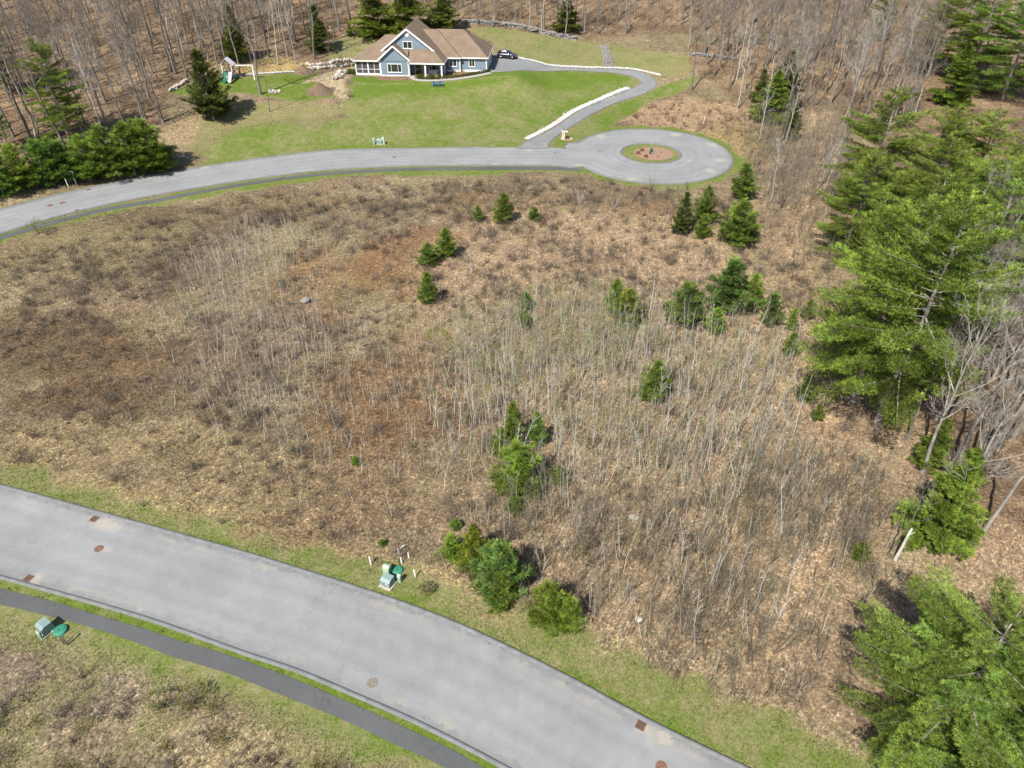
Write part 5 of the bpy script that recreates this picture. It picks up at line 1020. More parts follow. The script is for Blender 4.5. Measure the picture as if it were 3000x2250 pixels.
for (bx, by, i, hh, lab) in ((763, 277, 1, 21, 'tall thick bare tree rising from the rock pile on the lawn'), (790, 328, 5, 15, 'slender bare tree on the dry slope below the rock pile'), (977, 234, 5, 10, 'young bare tree in the boulders left of the house'), (479, 358, 0, 19, 'bare tree above the right end of the roadside pines'), (99, 423, 1, 22, 'thick bare trunk left of the young pine row'), (112, 428, 3, 20, 'bare trunk close beside the thick one at left'), (40, 400, 0, 20, 'leaning bare trunk at the left frame edge'), (514, 214, 1, 21, 'bare tree of a pair at the wood edge left of the cedar'), (501, 208, 0, 20, 'second bare tree of the pair at the wood edge'), (843, 165, 3, 20, 'pale bare tree at the wood edge behind the boulder row'), (613, 195, 3, 15, 'bare multi limbed tree right above the dark cedar'),
                           (2160, 315, 4, 17, 'pale bare birch at the front of the right woods'), (2025, 265, 0, 18, 'bare tree at the bend of the driveway'), (2470, 365, 6, 20, 'big leaning bare tree beside the leafy trail'), (2360, 300, 0, 18, 'bare tree left of the leafy trail'), (2325, 275, 4, 15, 'slim pale bare tree beside the hemlock'), (2395, 580, 4, 9, 'thin white birch on the leafy strip, left of two'), (2405, 585, 4, 10, 'thin white birch on the leafy strip, right of two'), (2345, 420, 5, 11, 'young bare tree right of the brushy bank'), (2330, 600, 5, 8, 'young bare tree left of the leafy strip birches'), (2266, 628, 5, 9.0, 'slim pale bare tree, one of a stand right of the circle'), (2220, 385, 5, 10.0, 'slim pale bare tree, one of a stand right of the circle'), (2217, 488, 2, 10.5, 'slim pale bare tree, one of a stand right of the circle'), (2258, 590, 4, 10.4, 'slim pale bare tree, one of a stand right of the circle'), (2399, 551, 2, 10.4, 'slim pale bare tree, one of a stand right of the circle'), (2437, 559, 3, 8.5, 'slim pale bare tree, one of a stand right of the circle'), (2413, 458, 2, 8.5, 'slim pale bare tree, one of a stand right of the circle'), (2224, 414, 4, 10.5, 'slim pale bare tree, one of a stand right of the circle'), (2372, 610, 5, 11.0, 'slim pale bare tree, one of a stand right of the circle'), (2344, 356, 5, 8.7, 'slim pale bare tree, one of a stand right of the circle'), (2425, 479, 2, 9.4, 'slim pale bare tree, one of a stand right of the circle'), (2299, 604, 5, 8.8, 'slim pale bare tree, one of a stand right of the circle'), (2360, 501, 3, 11.5, 'slim pale bare tree, one of a stand right of the circle'), (2447, 593, 5, 9.5, 'slim pale bare tree, one of a stand right of the circle'), (2298, 428, 4, 12.0, 'slim pale bare tree, one of a stand right of the circle'), (2424, 614, 5, 9.7, 'slim pale bare tree, one of a stand right of the circle'), (2993, 1124, 6, 13.3, 'leaning pale bare tree, one of a tangle below the grove at right'), (2852, 1158, 0, 12.9, 'leaning pale bare tree, one of a tangle below the grove at right'), (2844, 1069, 6, 13.0, 'leaning pale bare tree, one of a tangle below the grove at right'), (2952, 1126, 6, 16.0, 'leaning pale bare tree, one of a tangle below the grove at right'), (2840, 1351, 0, 16.5, 'leaning pale bare tree, one of a tangle below the grove at right'), (2770, 1236, 0, 14.1, 'leaning pale bare tree, one of a tangle below the grove at right'), (2900, 1121, 6, 12.2, 'leaning pale bare tree, one of a tangle below the grove at right'), (2922, 1320, 3, 12.8, 'leaning pale bare tree, one of a tangle below the grove at right'), (3001, 1205, 6, 16.9, 'leaning pale bare tree, one of a tangle below the grove at right'), (2748, 1007, 6, 13.7, 'leaning pale bare tree, one of a tangle below the grove at right'), (2920, 1050, 3, 13.8, 'leaning pale bare tree, one of a tangle below the grove at right'), (3009, 1001, 0, 13.1, 'leaning pale bare tree, one of a tangle below the grove at right'), (2270, 470, 5, 10, 'bare tree right of the circle verge, left of several'), (2300, 520, 2, 10, 'bare tree below the right rim pine'), (2370, 470, 5, 11, 'bare tree on the left side of the upper trail'), (2440, 520, 0, 11, 'bare tree on the right side of the upper trail'), (2290, 420, 2, 11, 'bare tree at the right end of the brushy bank'), (2420, 640, 2, 9, 'bare tree leaning beside the left pine of the grove'), (2310, 680, 5, 8, 'small bare tree beside the broad dense pine'), (2455, 440, 3, 13, 'pale bare tree before the domed pine'),
                           (2700, 1385, 6, 17, 'big pale bare tree under the huge pine'), (2790, 1365, 6, 18, 'big bare tree at the right, left of a thick leaning one'), (2880, 1350, 1, 19, 'thick bare tree near the right frame edge'), (2760, 1575, 6, 16, 'bare tree leaning past the hemlock at right'), (2880, 1560, 3, 17, 'bare tree right of the hemlock at the frame edge'), (2960, 1290, 0, 18, 'bare tree at the right frame edge'), (2650, 1290, 2, 15, 'thin bare tree beside the huge pine trunk'), (2600, 1625, 5, 9, 'small bare tree left of the hemlock'), (2850, 1180, 1, 17, 'bare tree right of the huge pine crown'), (2930, 1120, 0, 17, 'bare tree further right of the huge pine crown'), (2740, 1230, 3, 15, 'bare tree close right of the huge pine')):
    p = G(bx, by); put_bare(i, p, hh, lab, 'bare trees of the stand right of the circle' if 'one of a stand' in lab else ('bare trees tangled below the grove' if 'tangle' in lab else 'bare trees standing out at the wood edges'), (prng.gauss(0, .08 if 'tangle' in lab else .03), prng.gauss(0, .08 if 'tangle' in lab else .03))); placed.append(p[:2])
fgrid = np.zeros(len(X)); fgrid[core] = forest; fgrid = fgrid.reshape(n_y, n_x); lgrid = np.zeros(len(X)); lgrid[core] = lawnish; lgrid = lgrid.reshape(n_y, n_x); pgrid = np.full(len(X), 99.); pgrid[core] = paved; pgrid = pgrid.reshape(n_y, n_x); cgrid = colv.reshape(n_y, n_x, 3); zgrid = Z.reshape(n_y, n_x)
def gi(x, y): return np.clip(np.searchsorted(gy, y), 0, n_y - 1), np.clip(np.searchsorted(gx, x), 0, n_x - 1)
def bil(grid, x, y):
    i = np.clip(np.searchsorted(gy, y) - 1, 0, n_y - 2); j = np.clip(np.searchsorted(gx, x) - 1, 0, n_x - 2); v = (y - gy[i]) / (gy[i + 1] - gy[i]); u = (x - gx[j]) / (gx[j + 1] - gx[j])
    return (grid[i, j] * (1 - u) + grid[i, j + 1] * u) * (1 - v) + (grid[i + 1, j] * (1 - u) + grid[i + 1, j + 1] * u) * v
right_woods = GP([(2000, 120), (2030, 170), (2060, 215), (2130, 260), (2170, 300), (2280, 330), (2300, 380), (2360, 330), (2440, 300), (2500, 330), (2560, 400), (2750, 420), (2900, 600), (2900, 900), (2720, 1250), (2780, 1500), (3000, 1650), (3500, 1650), (3300, 700), (3300, 120)])
frng = np.random.default_rng(77); cand = []
for _ in range(16000):
    x = frng.uniform(-170, 170); y = frng.uniform(55, 245); cand.append((x, y))
acc = list(placed); picks = []
cell = {}
for q in acc: cell.setdefault((int(q[0] // 5), int(q[1] // 5)), []).append(q)
for (x, y) in cand:
    px_, py_ = P(x, y, h1(x, y))
    if not (-350 < px_ < 3350 and -25 < py_ < 2300): continue
    i, j = gi(x, y); inR = bool(inpoly(np.array([x]), np.array([y]), right_woods)[0])
    if not (fgrid[i, j] > .75 or inR) or lgrid[i, j] > .3 or pgrid[i, j] < 3: continue
    if abs(x + 17) < 22 and y < 196: continue
    if px_ > 2440 and 370 < py_ < 880: continue
    if px_ > 2680 and 230 < py_ < 370: continue
    mind = 3.3 if not inR else (3.4 if y > 135 else 5.0)
    c_ = (int(x // 5), int(y // 5)); ok = True
    for a in (-1, 0, 1):
        for b_ in (-1, 0, 1):
            for q in cell.get((c_[0] + a, c_[1] + b_), ()):
                if (q[0] - x) ** 2 + (q[1] - y) ** 2 < mind * mind: ok = False
    if not ok: continue
    if frng.random() < .25: continue
    cell.setdefault(c_, []).append((x, y)); picks.append((x, y, px_, py_))
picks.sort(key=lambda q: (not (-40 < q[2] < 3040 and q[3] < 1900), q[0] ** 2 + q[1] ** 2))
def LANDMARK(px_, py_):
    """which stand of woods a bare tree belongs to, told by what it stands behind or beside"""
    for t_, w_ in (((px_ < 330 and py_ > 250), 'behind the young pine row at far left'), ((px_ < 330), 'in the upper left corner woods'), ((px_ < 620 and py_ > 150), 'left of the dark cedar and play set'), ((px_ < 620), 'high in the woods left of the play set'), ((px_ < 830 and py_ > 90), 'right behind the play set'), ((px_ < 1060), 'in the woods above the boulder wall'),
                   ((px_ < 1370), 'behind the house and its hemlocks'), ((px_ < 1700 and py_ > 55), 'just above the dry stone wall'), ((px_ < 1700), 'higher up above the dry stone wall'), ((px_ < 2000 and py_ > 70), 'at the wood edge above the stone chute'), ((px_ < 2000), 'higher up above the stone chute'), ((px_ < 2250 and py_ > 90), 'in the woods right of the hill lawn'), ((px_ < 2250), 'high in the woods right of the hill lawn'), ((px_ < 2560 and py_ > 180), 'beside the upper leafy trail'), ((px_ < 2560), 'in the woods above the leafy trail'), ((py_ < 330), 'in the upper right corner woods'), ((py_ < 700), 'among the upper pines of the grove'), ((py_ < 1150), 'right of the huge white pines')):
        if t_: return 'bare grey tree, one of several ' + w_, 'bare trees ' + w_
    return 'bare grey tree, one of several in the lower right woods', 'bare trees in the lower right woods'
n_ind = 0; rest = []
for (x, y, px_, py_) in picks:
    k = LANDMARK(px_, py_)
    i = int(frng.choice([0, 1, 2, 3, 5, 4, 6], p=[.2, .14, .22, .14, .14, .08, .08])); hh = BH[i] * frng.uniform(.8, 1.1)
    if n_ind < 260: put_bare(i, (x, y, h1(x, y) - .05), hh, *k, (frng.normal(0, .035), frng.normal(0, .035))); n_ind += 1
    else: rest.append((x, y, i, hh))
tv = []
for me_t, me_c in BARE:
    o_ = []
    for me in (me_t, me_c):
        v = np.zeros(len(me.vertices) * 3); me.vertices.foreach_get('co', v); o_.append(v.reshape(-1, 3))
    f4 = np.array([list(p.vertices) for p in me_t.polygons if len(p.vertices) == 4]); fc = np.array([list(p.vertices) for p in me_c.polygons if len(p.vertices) == 4]); tv.append((o_[0], f4, o_[1], fc))
mt = MB(); mc = MB()
for (x, y, i, hh) in rest:
    s_ = hh / BH[i]; a = frng.uniform(0, 6.3); R_ = np.array([[math.cos(a), -math.sin(a), 0], [math.sin(a), math.cos(a), 0], [0, 0, 1]]); off = np.array([x, y, h1(x, y) - .05]); v0, f0, v1, f1 = tv[i]
    mt.add(v0 @ R_.T * s_ + off, f0); kf = f1[:130]; used = np.unique(kf); mp = np.zeros(len(v1), int); mp[used] = np.arange(len(used)); mc.add(v1[used] @ R_.T * s_ + off, mp[kf])
print('bare trees', n_ind, 'rest', len(rest))
if rest:
    r_ = thing('far_woods', 'far off mass of bare grey tree trunks at the top of the hill', 'woods', (0, 200, 0)); r_['kind'] = 'stuff'
    for m_, nm, ma in ((mt, 'trunks', M_bark), (mc, 'crowns', M_twig)): o = m_.obj(nm, ma); o['kind'] = 'stuff'; o.parent = r_; o.matrix_parent_inverse = Matrix.Translation((0, -200, 0))

# ------------------------------------------------------------------ saplings, scrub and dry grass
srng = np.random.default_rng(2024)
def sapling_parts(rng, H, r, ntw, multi=1, spread=.0, twl=.28):
    """arrays: stem segments and twig triangles"""
    A, B, R0, R1, T = [], [], [], [], []
    for s_ in range(multi):
        a = rng.uniform(0, 6.3); out = spread * rng.uniform(.3, 1); hh = H * rng.uniform(.7, 1); m = 5; p = np.array([rng.normal(0, .05), rng.normal(0, .05), 0]) * (multi > 1); d = unit(np.array([math.cos(a) * out, math.sin(a) * out, 1.])); pts = [p]
        for i in range(m):
            d = unit(d + rng.normal(0, .07, 3) + np.array([0, 0, .04])); q = pts[-1] + d * hh / m; A.append(pts[-1]); B.append(q); R0.append(r * (1 - .85 * i / m)); R1.append(r * (1 - .85 * (i + 1) / m)); pts.append(q)
        for k in range(ntw):
            u = rng.uniform(.35, 1) * m; i = min(int(u), m - 1); c = pts[i] + (pts[i + 1] - pts[i]) * (u - i); a = rng.uniform(0, 6.3); e = rng.uniform(.5, 1.15); L = hh * twl * rng.uniform(.4, 1) * (1.25 - u / m * .8); dd = np.array([math.cos(a) * math.cos(e), math.sin(a) * math.cos(e), math.sin(e)])
            w = unit(np.cross(dd, rng.normal(size=3))) * max(.008, r * .3); T.append([c - w, c + w, c + dd * L])
            if L > .5:
                for q_ in range(2):
                    f_ = rng.uniform(.3, .8); c2 = c + dd * L * f_; d2 = unit(dd + rng.normal(0, .5, 3)); T.append([c2 - w * .7, c2 + w * .7, c2 + d2 * L * .45])
    return np.array(A), np.array(B), np.array(R0), np.array(R1), np.array(T)
def sap_mesh(seed, H, r, ntw, mat, multi=1, spread=0., twl=.28, leaf=0):
    rng = np.random.default_rng(seed); A, B, R0, R1, T = sapling_parts(rng, H, r, ntw, multi, spread, twl); m = MB(); m.segs(A, B, R0, R1, 4); m.add(T.reshape(-1, 3), np.arange(len(T) * 3).reshape(-1, 3)); me = m.mesh('sapling'); me.materials.append(mat); return me
SAPA = [sap_mesh(i, 6.0, .045, 22, M_sap, twl=.20) for i in (1, 2, 3, 4)] + [sap_mesh(9, 6.0, .05, 22, M_birch, twl=.2)]
SAPB = [sap_mesh(20 + i, 5.0, .030, 16, M_sapb, multi=3 + i % 3, spread=.35, twl=.3) for i in range(4)]
SAPC = [sap_mesh(30 + i, 3.0, .022, 12, M_sap, twl=.25) for i in range(3)]
thicket = GP([(1265, 1010), (1440, 960), (1640, 905), (1800, 925), (2000, 930), (2200, 960), (2330, 1050), (2350, 1300), (2250, 1500), (2000, 1480), (1750, 1420), (1600, 1480), (1500, 1420), (1300, 1330), (1260, 1150)])
lower = GP([(1420, 1480), (1600, 1480), (2000, 1460), (2300, 1300), (2560, 1420), (2560, 1650), (2420, 1800), (2420, 1960), (2280, 1990), (2050, 1940), (1800, 1860), (1640, 1830), (1480, 1700)])
leftp = GP([(560, 760), (760, 640), (920, 690), (880, 880), (1060, 950), (1240, 1150), (1200, 1420), (950, 1400), (700, 1300), (500, 1150), (520, 950)])
upper = GP([(60, 760), (600, 600), (1000, 540), (1700, 540), (1950, 580), (2250, 600), (2300, 900), (1700, 900), (1300, 950), (900, 640), (600, 720), (300, 1000), (30, 950)])
strip = GP([(2200, 380), (2420, 380), (2430, 600), (2400, 800), (2420, 1000), (2560, 1280), (2330, 1050), (2300, 700), (2200, 560)])
def sample(poly, n, rng):
    lo, hi = poly.min(0), poly.max(0); out = np.zeros((0, 2))
    while len(out) < n:
        q = rng.uniform(lo, hi, (n * 3, 2)); i, j = gi(q[:, 0], q[:, 1]); q = q[inpoly(q[:, 0], q[:, 1], poly) & (pgrid[i, j] > 1.2) & (lgrid[i, j] < .55)]; out = np.r_[out, q]
    return out[:n]
def place_sap(me_list, q, hs, label, group, name='sapling', H_=6.0, where=()):
    lab0, grp0 = label, group
    for (x, y) in q:
        px_ = P(x, y, 0.0)[0]
        for lim, w_ in where:
            if px_ < lim: label = lab0 + ', ' + w_; group = grp0 + ', ' + w_; break
        o = bpy.data.objects.new(name, me_list[srng.integers(len(me_list))]); COL.objects.link(o); s_ = srng.uniform(*hs) / H_; o.location = (x, y, float(bil(zgrid, x, y)) - .03); o.rotation_euler = (srng.normal(0, .06), srng.normal(0, .06), srng.uniform(0, 6.3)); o.scale = (s_ * srng.uniform(.9, 1.3),) * 2 + (s_,); tag(o, label, 'sapling', group)
place_sap(SAPA, sample(thicket, 110, srng), (4.2, 6.6), 'tall pale sapling, one of many in the thicket', 'tall pale saplings of the thicket', where=((1450, 'left edge'), (1650, 'up right of the big round pine'), (1850, 'left of the lone thicket pine'), (2050, 'right of the lone thicket pine'), (9999, 'right end towards the trail')))
place_sap(SAPB, sample(lower, 90, srng), (3.6, 5.6), 'brown many stemmed sapling above the verge', 'brown saplings above the verge', H_=5.0, where=((1700, 'right of the open verge pine'), (1950, 'around the white rocks'), (2200, 'left of the forked birch limb'), (9999, 'near the corner pine')))
place_sap(SAPA, sample(lower, 30, srng), (3.5, 6.0), 'pale single stemmed sapling among the brown ones above the verge', 'pale saplings above the verge')
place_sap(SAPC, sample(leftp, 45, srng), (2.4, 3.8), 'thin pale sapling, one of many in the left field', 'thin saplings of the left field', H_=3.0)
place_sap(SAPB, sample(strip, 25, srng), (3.0, 5.0), 'brown sapling, one of several along the leafy strip', 'saplings along the leafy strip', H_=5.0)
# the rest of each kind is one mass
def blades(mb, Pn, Dn, L, W, col):
    n = len(Pn); sd_ = unit(np.cross(Dn, srng.normal(size=(n, 3)))) * (np.asarray(W).reshape(-1, 1) * .5); V = np.stack([Pn - sd_, Pn + sd_, Pn + Dn * np.asarray(L).reshape(-1, 1)], 1).reshape(-1, 3); mb.add(V, np.arange(3 * n).reshape(-1, 3), np.repeat(np.asarray(col), 3, 0))
def sap_mass(name, label, poly_counts, mb=None):
    mb = MB()
    for poly, n, (h0, h1_), r, ntw, multi, spr, col, leafp in poly_counts:
        lib = [sapling_parts(np.random.default_rng(500 + k), 1.0, 1.0, ntw, multi, spr, .30) for k in range(10)]
        for (x, y) in sample(poly, n, srng) + srng.normal(0, 2.6, (n, 2)):
            i_, j_ = gi(x, y)
            if pgrid[i_, j_] < 1.2 or lgrid[i_, j_] > .6: continue
            A, B, R0, R1, T = lib[srng.integers(10)]; hh = srng.uniform(h0, h1_); a = srng.uniform(0, 6.3); R_ = np.array([[math.cos(a), -math.sin(a), 0], [math.sin(a), math.cos(a), 0], [0, 0, 1]]); off = np.array([x, y, float(bil(zgrid, x, y)) - .03]); lean = np.array([[1, 0, srng.normal(0, .08)], [0, 1, srng.normal(0, .08)], [0, 0, 1]]); Mx = (lean @ R_).T * hh; c = np.array(col) * srng.uniform(.65, 1.35)
            mb.segs(A @ Mx + off, B @ Mx + off, R0 * r, R1 * r, 3, c)
            cen = (T[:, 0] + T[:, 1]) / 2 @ Mx + off; tip = T[:, 2] @ Mx + off; d = tip - cen; L = np.linalg.norm(d, axis=1); blades(mb, cen, unit(d), L, np.full(len(L), max(.016, r * .55)), np.tile(c * .85, (len(L), 1)))
            if leafp and srng.random() < leafp:
                k = 40; cc = tip[srng.integers(len(tip), size=k)] + srng.normal(0, .16, (k, 3)); blades(mb, cc, unit(srng.normal(size=(k, 3))), np.full(k, .11), np.full(k, .09), np.tile(np.array([.205, .205, .055]) * srng.uniform(.7, 1.2), (k, 1)))
    return tag(mb.obj(name, M_dry), label, 'saplings', kind='stuff')
top_th = GP([(1300, 1010), (1640, 905), (1850, 930), (1900, 1060), (1700, 1130), (1350, 1120)])
sap_mass('sapling_thicket', 'mass of thin bare saplings and brush stems covering the field', [
    (thicket, 1300, (2.4, 6.0), .028, 18, 1, 0, (.46, .43, .37), .30), (top_th, 260, (3.0, 5.5), .028, 16, 1, 0, (.36, .345, .27), .9), (thicket, 350, (1.5, 3.5), .016, 18, 3, .35, (.22, .195, .15), .25), (lower, 620, (2.0, 5.0), .018, 18, 3, .3, (.22, .185, .14), .12), (lower, 320, (2.5, 5.0), .030, 12, 1, 0, (.48, .44, .38), .05),
    (leftp, 1300, (1.2, 3.4), .021, 11, 1, 0, (.45, .41, .365), .03), (upper, 650, (1.0, 2.4), .017, 9, 2, .35, (.22, .185, .15), .05), (strip, 420, (2.0, 5.5), .026, 16, 3, .3, (.22, .185, .145), .05), (GP([(2180, 400), (2300, 360), (2440, 330), (2470, 620), (2300, 640), (2200, 520)]), 220, (3.0, 7.0), .032, 18, 2, .25, (.26, .22, .175), .04)])
# bare shrubs: fans of twigs
def shrub_mass(mb, pts, h0, h1_, nst, col):
    for (x, y) in pts:
        hh = srng.uniform(h0, h1_); k = int(nst * srng.uniform(.7, 1.3)); a = srng.uniform(0, 6.3, k); e = srng.uniform(.6, 1.45, k); d = np.c_[np.cos(a) * np.cos(e), np.sin(a) * np.cos(e), np.sin(e)]; b0 = np.array([x, y, float(bil(zgrid, x, y))]) + np.c_[srng.normal(0, .22 * hh, (k, 2)), np.zeros(k)]; L = hh * srng.uniform(.5, 1.1, k); c = np.array(col) * srng.uniform(.6, 1.4); cc = np.tile(c, (k, 1)) * srng.uniform(.7, 1.3, (k, 1))
        blades(mb, b0, d, L, srng.uniform(.025, .045, k), cc)
        d2 = unit(d + srng.normal(0, .45, (k, 3))); blades(mb, b0 + d * (L * .5)[:, None], d2, L * .55, np.full(k, .025), cc * 1.05)
        d3 = unit(d + srng.normal(0, .6, (k, 3))); blades(mb, b0 + d * (L * .65)[:, None], d3, L * .45, np.full(k, .02), cc * 1.05)
field_poly = GP([(-250, 820), (300, 690), (900, 545), (1700, 525), (2250, 560), (2440, 500), (2560, 1250), (2640, 1650), (2550, 1980), (2230, 2060), (1900, 1960), (1600, 1830), (1250, 1680), (800, 1560), (300, 1420), (-250, 1280)])
corner_poly = GP([(-250, 1900), (200, 1990), (600, 2060), (900, 2200), (1150, 2330), (600, 2600), (-250, 2500)])
mb = MB()
fs = sample(field_poly, 4200, srng); dens = fbm(fs[:, 0] + 90, fs[:, 1] + 40, 9); fs = fs[(dens > .49) | (srng.random(len(fs)) < .22)]
k_ = len(fs) // 2; shrub_mass(mb, fs[:k_], .3, 1.2, 18, (.19, .158, .115)); shrub_mass(mb, fs[k_:], .6, 2.0, 22, (.155, .128, .10))
fs = sample(upper, 500, srng); shrub_mass(mb, fs, .6, 1.8, 26, (.13, .105, .085)); shrub_mass(mb, sample(corner_poly, 130, srng), .5, 1.5, 26, (.19, .16, .13)); shrub_mass(mb, sample(corner_poly, 25, srng), .7, 1.5, 40, (.20, .19, .06))
bank_xy = GP([(1800, 352), (1850, 312), (2000, 288), (2150, 303), (2290, 372), (2300, 500), (2230, 520), (2170, 440), (2090, 395), (1900, 372)]); shrub_mass(mb, sample(bank_xy, 200, srng), .5, 1.5, 22, (.19, .135, .085))
shrub_mass(mb, sample(strip, 140, srng), .6, 2.0, 24, (.16, .125, .09))
wq = srng.uniform([-130, 90], [130, 232], (9000, 2)); i, j = gi(wq[:, 0], wq[:, 1]); wq = wq[(fgrid[i, j] > .8) & (lgrid[i, j] < .2) & (fbm(wq[:, 0], wq[:, 1], 11) > .47)][:1500]; shrub_mass(mb, wq, .6, 2.2, 14, (.15, .12, .095))
tag(mb.obj('brushwood', M_dry), 'low tangle of leafless brown brush over the field', 'brush', kind='stuff')
# dry grass and litter blades
mb = MB(); N_ = 900000; q = srng.uniform([-105, 12], [105, 150], (N_, 2)); dist = np.hypot(q[:, 0], q[:, 1]); keep = srng.random(N_) < np.clip(1.25 - dist / 130, .25, 1); q = q[keep]
px_, py_ = P(q[:, 0], q[:, 1], 0.0); q = q[(px_ > -60) & (px_ < 3060) & (py_ < 2320)]
i, j = gi(q[:, 0], q[:, 1]); q = q[(pgrid[i, j] > .35) & (lgrid[i, j] < .8)]; cl = fbm(q[:, 0], q[:, 1], 2.5); q = q[srng.random(len(q)) < np.clip((cl - .3) * 3.2, .12, 1)]
i, j = gi(q[:, 0], q[:, 1]); n = len(q); c = cgrid[i, j] * srng.uniform(.35, 2.2, (n, 1)); g_ = lgrid[i, j]; gm_ = srng.random(n) < g_; c[gm_] = np.array([.12, .15, .03]) * srng.uniform(.6, 1.5, (gm_.sum(), 1))
a = srng.uniform(0, 6.3, n); e = srng.uniform(.1, 1.3, n); d = np.c_[np.cos(a) * np.cos(e), np.sin(a) * np.cos(e), np.sin(e)]; L = srng.uniform(.15, .6, n) * (1 - .5 * g_); zb = bil(zgrid, q[:, 0], q[:, 1]) - .02
blades(mb, np.c_[q, zb], d, L, srng.uniform(.03, .075, n), c); print('blades', n)
tag(mb.obj('dry_grass', M_dry), 'matted dry grass and leaf litter over the field', 'grass', kind='stuff')
mb = MB(); N_ = 1100000; q = srng.uniform([-75, 14], [75, 105], (N_, 2)); px_, py_ = P(q[:, 0], q[:, 1], 0.0); q = q[(px_ > -30) & (px_ < 3030) & (py_ < 2300)]; i, j = gi(q[:, 0], q[:, 1]); q = q[(pgrid[i, j] > .3) & (lgrid[i, j] > .45)]; i, j = gi(q[:, 0], q[:, 1]); n = len(q); lu = np.zeros(len(X)); lu[core] = lush; lu = lu.reshape(n_y, n_x)[i, j]
pg = srng.random(n) < np.clip(lu + (fbm(q[:, 0], q[:, 1], 2.0) - .5) * 2.2, .08, .95); c = np.where(pg[:, None], np.array([.095, .145, .022]), np.array([.26, .235, .115])) * srng.uniform(.5, 1.6, (n, 1)); a = srng.uniform(0, 6.3, n); e = srng.uniform(.1, 1.3, n); d = np.c_[np.cos(a) * np.cos(e), np.sin(a) * np.cos(e), np.sin(e)]; blades(mb, np.c_[q, bil(zgrid, q[:, 0], q[:, 1]) - .01], d, srng.uniform(.06, .22, n), srng.uniform(.03, .07, n), c); print('verge blades', n)
tag(mb.obj('verge_grass', M_dry), 'short rough grass of the foreground verges', 'grass', kind='stuff')
# leaf litter flakes on the forest floor and short lawn grass
mb = MB(); N_ = 300000; q = srng.uniform([-110, 100], [110, 235], (N_, 2)); px_, py_ = P(q[:, 0], q[:, 1], h(q[:, 0], q[:, 1])); q = q[(px_ > -60) & (px_ < 3060) & (py_ > -20)]; i, j = gi(q[:, 0], q[:, 1]); ok = (pgrid[i, j] > .4) & ((lgrid[i, j] > .4) | (fgrid[i, j] > .3)); q = q[ok & (srng.random(len(q)) < .6)]; i, j = gi(q[:, 0], q[:, 1]); n = len(q); g_ = lgrid[i, j] > .4
okh = ~((np.abs(q[:, 0] + 19) < 17) & (np.abs(q[:, 1] - 176) < 9.5)); q = q[okh]; i, j = gi(q[:, 0], q[:, 1]); n = len(q); g_ = lgrid[i, j] > .4
c = cgrid[i, j] * srng.uniform(.5, 1.7, (n, 1)); lu = np.zeros(len(X)); lu[core] = lush; lu = lu.reshape(n_y, n_x)[i, j]; pg = g_ & (srng.random(n) < lu + .1); ps_ = g_ & ~pg; c[pg] = np.array([.095, .15, .02]) * srng.uniform(.6, 1.5, (pg.sum(), 1)); c[ps_] = np.array([.22, .205, .085]) * srng.uniform(.6, 1.4, (ps_.sum(), 1))
a = srng.uniform(0, 6.3, n); e = srng.uniform(.1, 1.2, n); d = np.c_[np.cos(a) * np.cos(e), np.sin(a) * np.cos(e), np.sin(e)]; blades(mb, np.c_[q, bil(zgrid, q[:, 0], q[:, 1]) - .01], d, np.where(g_, srng.uniform(.08, .2, n), srng.uniform(.15, .4, n)), srng.uniform(.06, .14, n), c); print('lawn blades', n)
tag(mb.obj('lawn_grass', M_dry), 'short lawn grass and woodland leaf litter', 'grass', kind='stuff')

# ------------------------------------------------------------------ single shrubs and small plants
def leafy_ball(seed, n, r, col, sq=.9, ln=.10, wd=.07):
    rng = np.random.default_rng(seed); d = unit(rng.normal(size=(n, 3))); d[:, 2] = np.abs(d[:, 2]) * 1.0; rr_ = r * rng.uniform(.75, 1.03, (n, 1)); m = MB(); C = d * rr_ * np.array([1, 1, sq]) + np.array([0, 0, r * .18]); tufts(m, C, d, 5, ln, wd, rng, col, .22, .1, .7); me = m.mesh('foliage'); me.materials.append(M_leaf); return me
def stems(seed, n, H, col_mat, spread=.5):
    rng = np.random.default_rng(seed); A, B, R0, R1, T = sapling_parts(rng, H, .02, 14, n, spread, .3); m = MB(); m.segs(A, B, R0, R1, 3); m.add(T.reshape(-1, 3), np.arange(len(T) * 3).reshape(-1, 3)); me = m.mesh('stems'); me.materials.append(col_mat); return me
box = leafy_ball(3, 420, .62, (.075, .125, .022)); bst = stems(4, 5, .6, M_sapb, .4)
for (bx, by, lab) in ((1232, 226, 'round clipped shrub at the porch, left of three'), (1266, 227, 'round clipped shrub at the porch, middle of three'), (1292, 226, 'round clipped shrub at the porch, right of three')):
    p = G(bx, by); t = thing('round_shrub', lab, 'shrub', L3(p), group='clipped shrubs at the porch'); mk('foliage', box, None, t); mk('stems', bst, None, t)
hl = crom(GP([(1222, 231), (1262, 233), (1310, 230.5), (1360, 224.5), (1400, 217), (1432, 209.5)]), .25); hx = hl - hl[0]; rng = np.random.default_rng(6); C = []
for (x, y) in hl:
    for _ in range(26): C.append((x + rng.normal(0, .22), y + rng.normal(0, .22), h1(x, y) + rng.uniform(.05, .55)))
